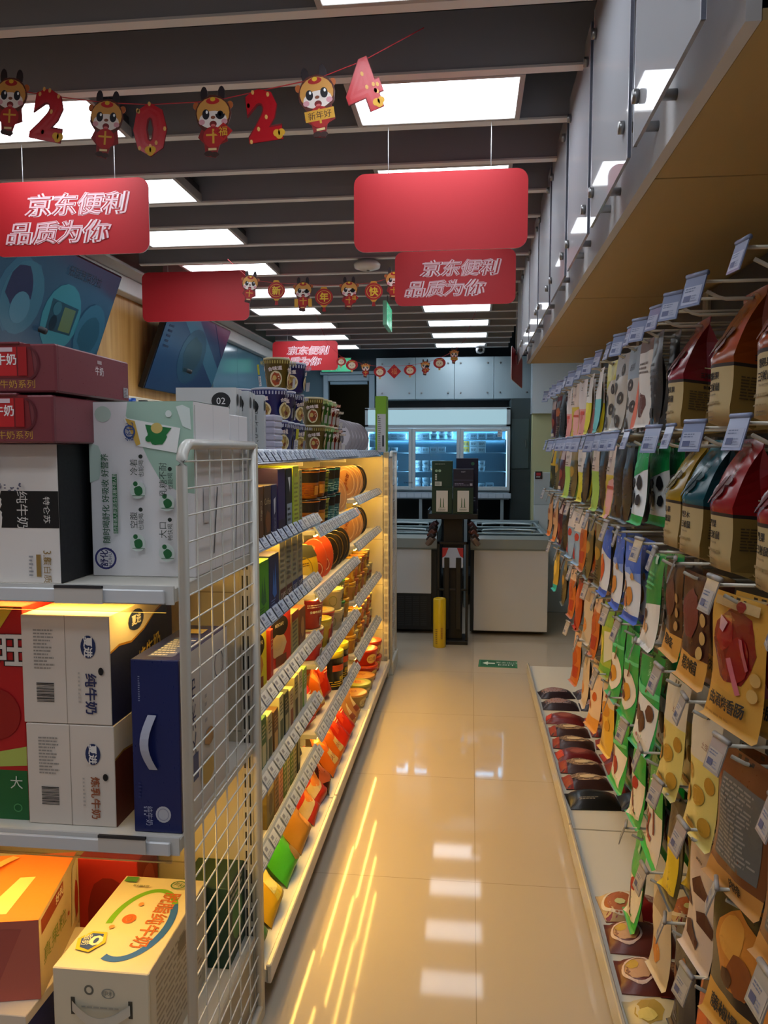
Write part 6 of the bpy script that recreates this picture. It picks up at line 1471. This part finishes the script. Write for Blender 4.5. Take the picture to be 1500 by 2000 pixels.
# lower snack row between sixth shelf and base: hung pouches lying forward on the sixth shelf lip are left as seen
row([
 ('e1', standbag('b89850/g', [('R', .1, .7, .9, .95, 'd8c880'), ('L', .2, .1, .8, .6, 5, '5a3c20')], .11, .165, .05), 2.0, 'striped biscuit pouch at the back', 'pouch', -.80),
 ('e2', standbag('c88c20/g', [('P', [(0, 0), (.4, 0), (.8, 1), (.5, 1)], 'e8c840')], .11, .165, .05), 2.2, 'yellow gold pouch at the back', 'pouch', -.80),
 ('e3', standbag('8a3c1c/g', [('R', .2, .6, .8, .9, 'd8c8a0')], .12, .16, .06), 2.45, 'reddish brown pouch at the back', 'pouch', -.80),
 ('e4', standbag('c83c18/g', [('R', .2, .6, .8, .9, 'e8dcb0')], .12, .17, .06), 2.62, 'vivid orange red pouch at the back', 'pouch', -.80),
 ('e5', standbag('98cc20/p', [('P', [(.1, .1), (.5, .3), (.4, .9), (.2, .8)], 'b0dc40')], .12, .19, .07), 2.83, 'lime green glossy pouch at the back', 'pouch', -.78),
], z5, B1, 'sixth shelf')
# --- bay 2
zz = [1.189, .934, .654, .369]
PT.update({
 'bucket': ((.05, .056, .10), 'd8841c/g', [('L', .4, .2, .6, .8, 8, '8a3c10'), ('R', 0, .55, 1, 1, 'd87818'), ('R', .2, .1, .35, .4, 'c05a18')], 'b86418', 'amber snack bucket'),
 'tealcup': ((.042, .05, .105), '2a7a84/g', [('R', 0, .62, 1, 1, '1a1612'), ('L', .1, .1, .9, .5, 4, '8ab8b0')], '1a1612/p', 'teal and black noodle cup'),
 'orangecup': ((.045, .055, .105), 'd07c1c/g', [('R', 0, .62, 1, 1, '1c1410'), ('L', .1, .1, .9, .55, 5, 'a04c10'), ('R', .4, .15, .6, .5, 'e09a34')], '1c1410/p', 'orange and black noodle cup'),
 'limecup': ((.036, .044, .10), '8aa020/g', [('R', 0, 0, 1, .2, '1c1410'), ('L', .1, .3, .9, .9, 4, '3a4a14')], '2a2418/p', 'lime and black noodle cup'),
 'redbowl': ((.055, .066, .115), 'b41c24/g', [('T', '香辣牛肉面', .4, .6, .10, 'e8dcd0', 0, 1, .03), ('E', .6, .35, .08, .25, '5a1c14'), ('R', .45, .1, .5, .4, 'e4e4e4'), ('K', .455, .12, .495, .35, False), ('T', '香辣', .05, .6, .12, 'e8dcd0'), ('L', .3, .75, .5, .9, 2, 'e8c8c0')], 'c8b890/p', 'red beef noodle bowl cup'),
 'yellowbowl': ((.05, .062, .11), 'd8bc28/g', [('R', .42, .3, .62, .7, 'b83a20'), ('B', .5, .2, .12, .15, '6a4a20', 5), ('R', 0, .85, 1, 1, 'd8c858'), ('T', '面', .3, .6, .2, 'b03020')], 'd8cc48/p', 'yellow noodle bowl cup'),
 'greenbowl': ((.036, .045, .095), '5c6a3c/g', [('R', 0, .5, 1, .85, 'd0c8a4'), ('B', .5, .25, .2, .16, '4a3018', 5), ('T', '老坛', .5, .68, .16, '1c2a18')], '3a8a30/p', 'green lidded noodle cup'),
 'creambowl': ((.05, .06, .085), 'd0c49c/g', [('T', '牛肉', .5, .5, .3, '6a6a48'), ('O', .3, .5, .06, .3, .004, '8a8a60')], 'd4c890/p', 'cream noodle bowl cup'),
 'goldcup': ((.038, .046, .085), 'c88c24/g', [('E', .5, .45, .1, .3, 'd8b048'), ('T', '面', .5, .5, .3, '9a3818'), ('R', 0, .85, 1, .95, 'e0b840')], 'd8a83c/p', 'golden noodle cup'),
 'brickcup': ((.036, .044, .085), 'b0542c/g', [('E', .5, .45, .1, .3, 'c87840'), ('L', .1, .6, .9, .8, 2, 'd8b088')], 'c8803c/p', 'brick orange noodle cup'),
 'palecup': ((.034, .042, .085), 'b8a878/g', [('R', 0, .4, 1, .6, '8a3a28'), ('L', .1, .1, .9, .35, 4, '4a3a28')], 'd0c48c/p', 'pale printed noodle cup'),
 'redwide': ((.062, .078, .085), 'c8341c/g', [('E', .4, .5, .08, .35, 'e8c060'), ('T', '红烧', .4, .5, .3, '8a1c10'), ('E', .75, .5, .08, .35, 'e8c060'), ('T', '红烧', .75, .5, .3, '8a1c10')], 'd0481c/g', 'wide orange red noodle bowl'),
 'greenwide': ((.055, .07, .075), '8a8a48/g', [('E', .4, .5, .08, .35, 'd8c898'), ('T', '酸菜', .4, .5, .3, '4a5a20')], 'b0b44c/g', 'wide olive noodle bowl'),
 'tanwide': ((.055, .07, .07), 'c0a060/g', [('E', .4, .5, .08, .35, 'e0cc90'), ('T', '三鲜', .4, .5, .3, '7a3a20')], 'cc8c3c/g', 'wide tan noodle bowl'),
})
def cups(seq, z, where, x=-.66):
    for it in seq:
        k, y, n = it[:3]; xx = it[3] if len(it) > 3 else x
        h = PT[k][0][2] + .0135
        for q in range(n):
            addcup(k, xx, y, z + q * h, where + (' stacked on top' if q else ''), Rg.uniform(-.4, .2))

cups([('orangecup', 3.03, 2), ('orangecup', 3.17, 2), ('limecup', 3.30, 2), ('tealcup', 3.42, 2), ('tealcup', 3.55, 2)], zz[0], 'second shelf of the middle bay')
woodb = flatbowl('2a1c14/g', 'c8905c/g', [('O', .5, .5, .42, .42, .006, 'e0b888'), ('T', '自热米饭', .5, .5, .16, '8a3c20', 60, 1, .02), ('B', .4, .3, .2, .12, 'a86034', 5)], .085, .05)
for i, y in enumerate((3.72, 3.86)): put('woodb', woodb, -.67, y, zz[0], 'round wood toned meal bowl standing on edge, middle bay second shelf, %s' % ['nearer', 'farther'][i], 'noodle bowl', -.4, -.12, group='round meal bowls')
yb = flatbowl('14140f/g', 'd8b828/g', [('P', [(0, .62), (1, .7), (.85, .95), (.5, 1), (.15, .95)], '4a4a3c'), ('O', .5, .42, .3, .3, .004, '8a7a20'), ('B', .5, .38, .22, .18, 'e0c860', 4), ('L', .3, .5, .7, .6, 2, '6a4a18'), ('E', .7, .14, .1, .08, 'd0d0c8')], .092, .055)
ob = flatbowl('c03818/g', 'd8542c/g', [('T', '重庆小面', .4, .62, .13, 'f0c8a8', 60, 1, .02), ('B', .62, .3, .24, .2, 'a83418', 5), ('O', .62, .28, .18, .16, .006, 'e8b088'), ('B', .4, .8, .14, .1, 'e88a50', 3)], .092, .05)
kb = flatbowl('1a1814/g', '24201a/g', [('O', .5, .5, .4, .4, .004, '8a6a34'), ('L', .3, .4, .7, .6, 3, 'a88850')], .085, .05)
put('yb', yb, -.665, 3.03, zz[1], 'round bowl with yellow and grey lid standing on edge, middle bay third shelf', 'noodle bowl', -.45, -.12)
put('ob', ob, -.665, 3.22, zz[1], 'nearer orange red lidded bowl on edge, middle bay third shelf', 'noodle bowl', -.45, -.1, group='orange lidded bowls')
put('ob', ob, -.665, 3.38, zz[1], 'farther orange red lidded bowl on edge, middle bay third shelf', 'noodle bowl', -.45, -.1, group='orange lidded bowls')
for i, y in enumerate((3.58, 3.72, 3.86)): put('kb', kb, -.665, y, zz[1], 'black lidded round meal bowl on edge, middle bay third shelf, %s from entrance' % ORD[i], 'noodle bowl', -.5, -.1, group='black lidded bowls')
put('rb0', (lambda: carton(.16, .14, .17, 'c83818', [('B', .5, .6, .3, .25, 'e07a30', 4), ('T', '火鸡面', .5, .3, .14, 'f0d8a0')], name='noodle_carton')), -.84, 3.15, zz[1], 'bright red noodle carton behind the yellow lidded bowl', 'carton')
cups([('redbowl', 3.04, 2), ('yellowbowl', 3.24, 1), ('greenbowl', 3.16, 1, -.78), ('redbowl', 3.40, 1, -.68), ('creambowl', 3.56, 2), ('greenbowl', 3.70, 2), ('goldcup', 3.83, 2)], zz[2], 'fourth shelf of the middle bay')
rbag = standbag('cc2c18/p', [('P', [(.1, .9), (.4, 1), (.3, .5), (.15, .4)], 'e04a28/p'), ('B', .6, .3, .25, .15, 'a81c14', 5), ('L', .3, .6, .7, .7, 2, 'f0d0a0')], .16, .21, .10)
obag = standbag('d86a1c/p', [('P', [(.1, .9), (.5, 1), (.4, .6)], 'f09a3c/p'), ('R', .25, .2, .75, .5, 'c8a868'), ('T', '火鸡面', .5, .35, .12, '7a1c14')], .15, .20, .09)
row([('rbag', rbag, 3.03, 'large glossy red noodle bag', 'snack bag', -.67, .1, -.1), ('obag', obag, 3.21, 'orange family noodle bag', 'snack bag', -.66, .1, -.12), ('rbag', None, 3.38, 'second glossy red noodle bag', 'snack bag', -.67, -.05, -.1),
     ('ybox', (lambda: cup(.055, .06, .15, '1c1814/g', [('R', 0, .0, 1, .2, '2a2018'), ('T', '手拌面', .5, .35, .16, 'e0c020', 0, 1, .04), ('R', .3, .6, .7, .8, 'c84c1c'), ('L', .1, .1, .9, .3, 3, 'd8b020')], 'd8c828/p', .03)()), 3.56, 'yellow lidded black noodle bucket', 'noodle cup', -.66), ('ybox', None, 3.71, 'second yellow lidded black noodle bucket', 'noodle cup', -.66), ('obag', None, 3.86, 'farthest orange noodle bag', 'snack bag', -.68, 0, -.1)], zz[3], B2, 'fifth shelf')
dbag = standbag('3a1414/p', [('P', [(0, .3), (.4, .1), (1, .7), (.8, 1)], 'a8502c'), ('T', '凤爪', .55, .55, .12, 'e0c8a0', 40, 1, .02), ('R', 0, .88, 1, 1, 'c02c1c')], .17, .2, .07)
bbag = standbag('a87a50/p', [('R', 0, .82, 1, 1, '1c2a88/p'), ('B', .5, .4, .3, .25, 'c8b088', 5), ('R', .2, .2, .8, .35, '7a3a24')], .12, .2, .07)
row([('dbag', dbag, 3.03, 'dark maroon snack bag with striped label', 'snack bag', -.572, .2, -.6), ('obag', None, 3.18, 'orange bag leaning forward', 'snack bag', -.575, .1, -.55), ('obag', None, 3.32, 'second orange bag leaning forward', 'snack bag', -.575, .1, -.55),
     ('rbag', None, 3.46, 'red bag leaning forward', 'snack bag', -.575, .1, -.55), ('rbag', None, 3.60, 'second red bag leaning forward', 'snack bag', -.575, .05, -.55), ('bbag', bbag, 3.73, 'blue topped biscuit bag', 'snack bag', -.575, .05, -.5), ('bbag', None, 3.86, 'second blue topped biscuit bag', 'snack bag', -.575, .05, -.5)], z6, B2, 'base deck')
# --- bay 3
yz = [1.244, .999, .699, .409]
for k_, zq in enumerate((yz[0], yz[1])):
    for i, y in enumerate((4.08, 4.22, 4.36, 4.52)):
        kk, mk_ = (('woodb', woodb), ('woodb', woodb), ('woodb', woodb), ('kb', kb))[i] if i < 4 else None
        put(kk, mk_, -.665, y, zq, '%s round meal bowl on edge, far bay %s shelf, %s from entrance' % ('wood toned' if kk == 'woodb' else 'black lidded', ['second', 'third'][k_], ORD[i]), 'noodle bowl', -.55, -.15, group='round meal bowls')
cups([('goldcup', 4.05, 2), ('brickcup', 4.17, 2), ('goldcup', 4.29, 2), ('brickcup', 4.41, 2), ('goldcup', 4.53, 2), ('palecup', 4.66, 2), ('palecup', 4.78, 1)], yz[2], 'fourth shelf of the far bay')
cups([('goldcup', 4.05, 2), ('palecup', 4.17, 2), ('goldcup', 4.29, 2), ('brickcup', 4.41, 2), ('palecup', 4.53, 2), ('brickcup', 4.65, 2), ('palecup', 4.77, 2)], yz[3], 'fifth shelf of the far bay')
cups([('tanwide', 4.03, 1, -.62), ('greenwide', 4.19, 1, -.62), ('tanwide', 4.35, 1, -.62), ('redwide', 4.53, 2, -.63), ('redwide', 4.73, 2, -.63)], z6, 'base deck of the far bay')
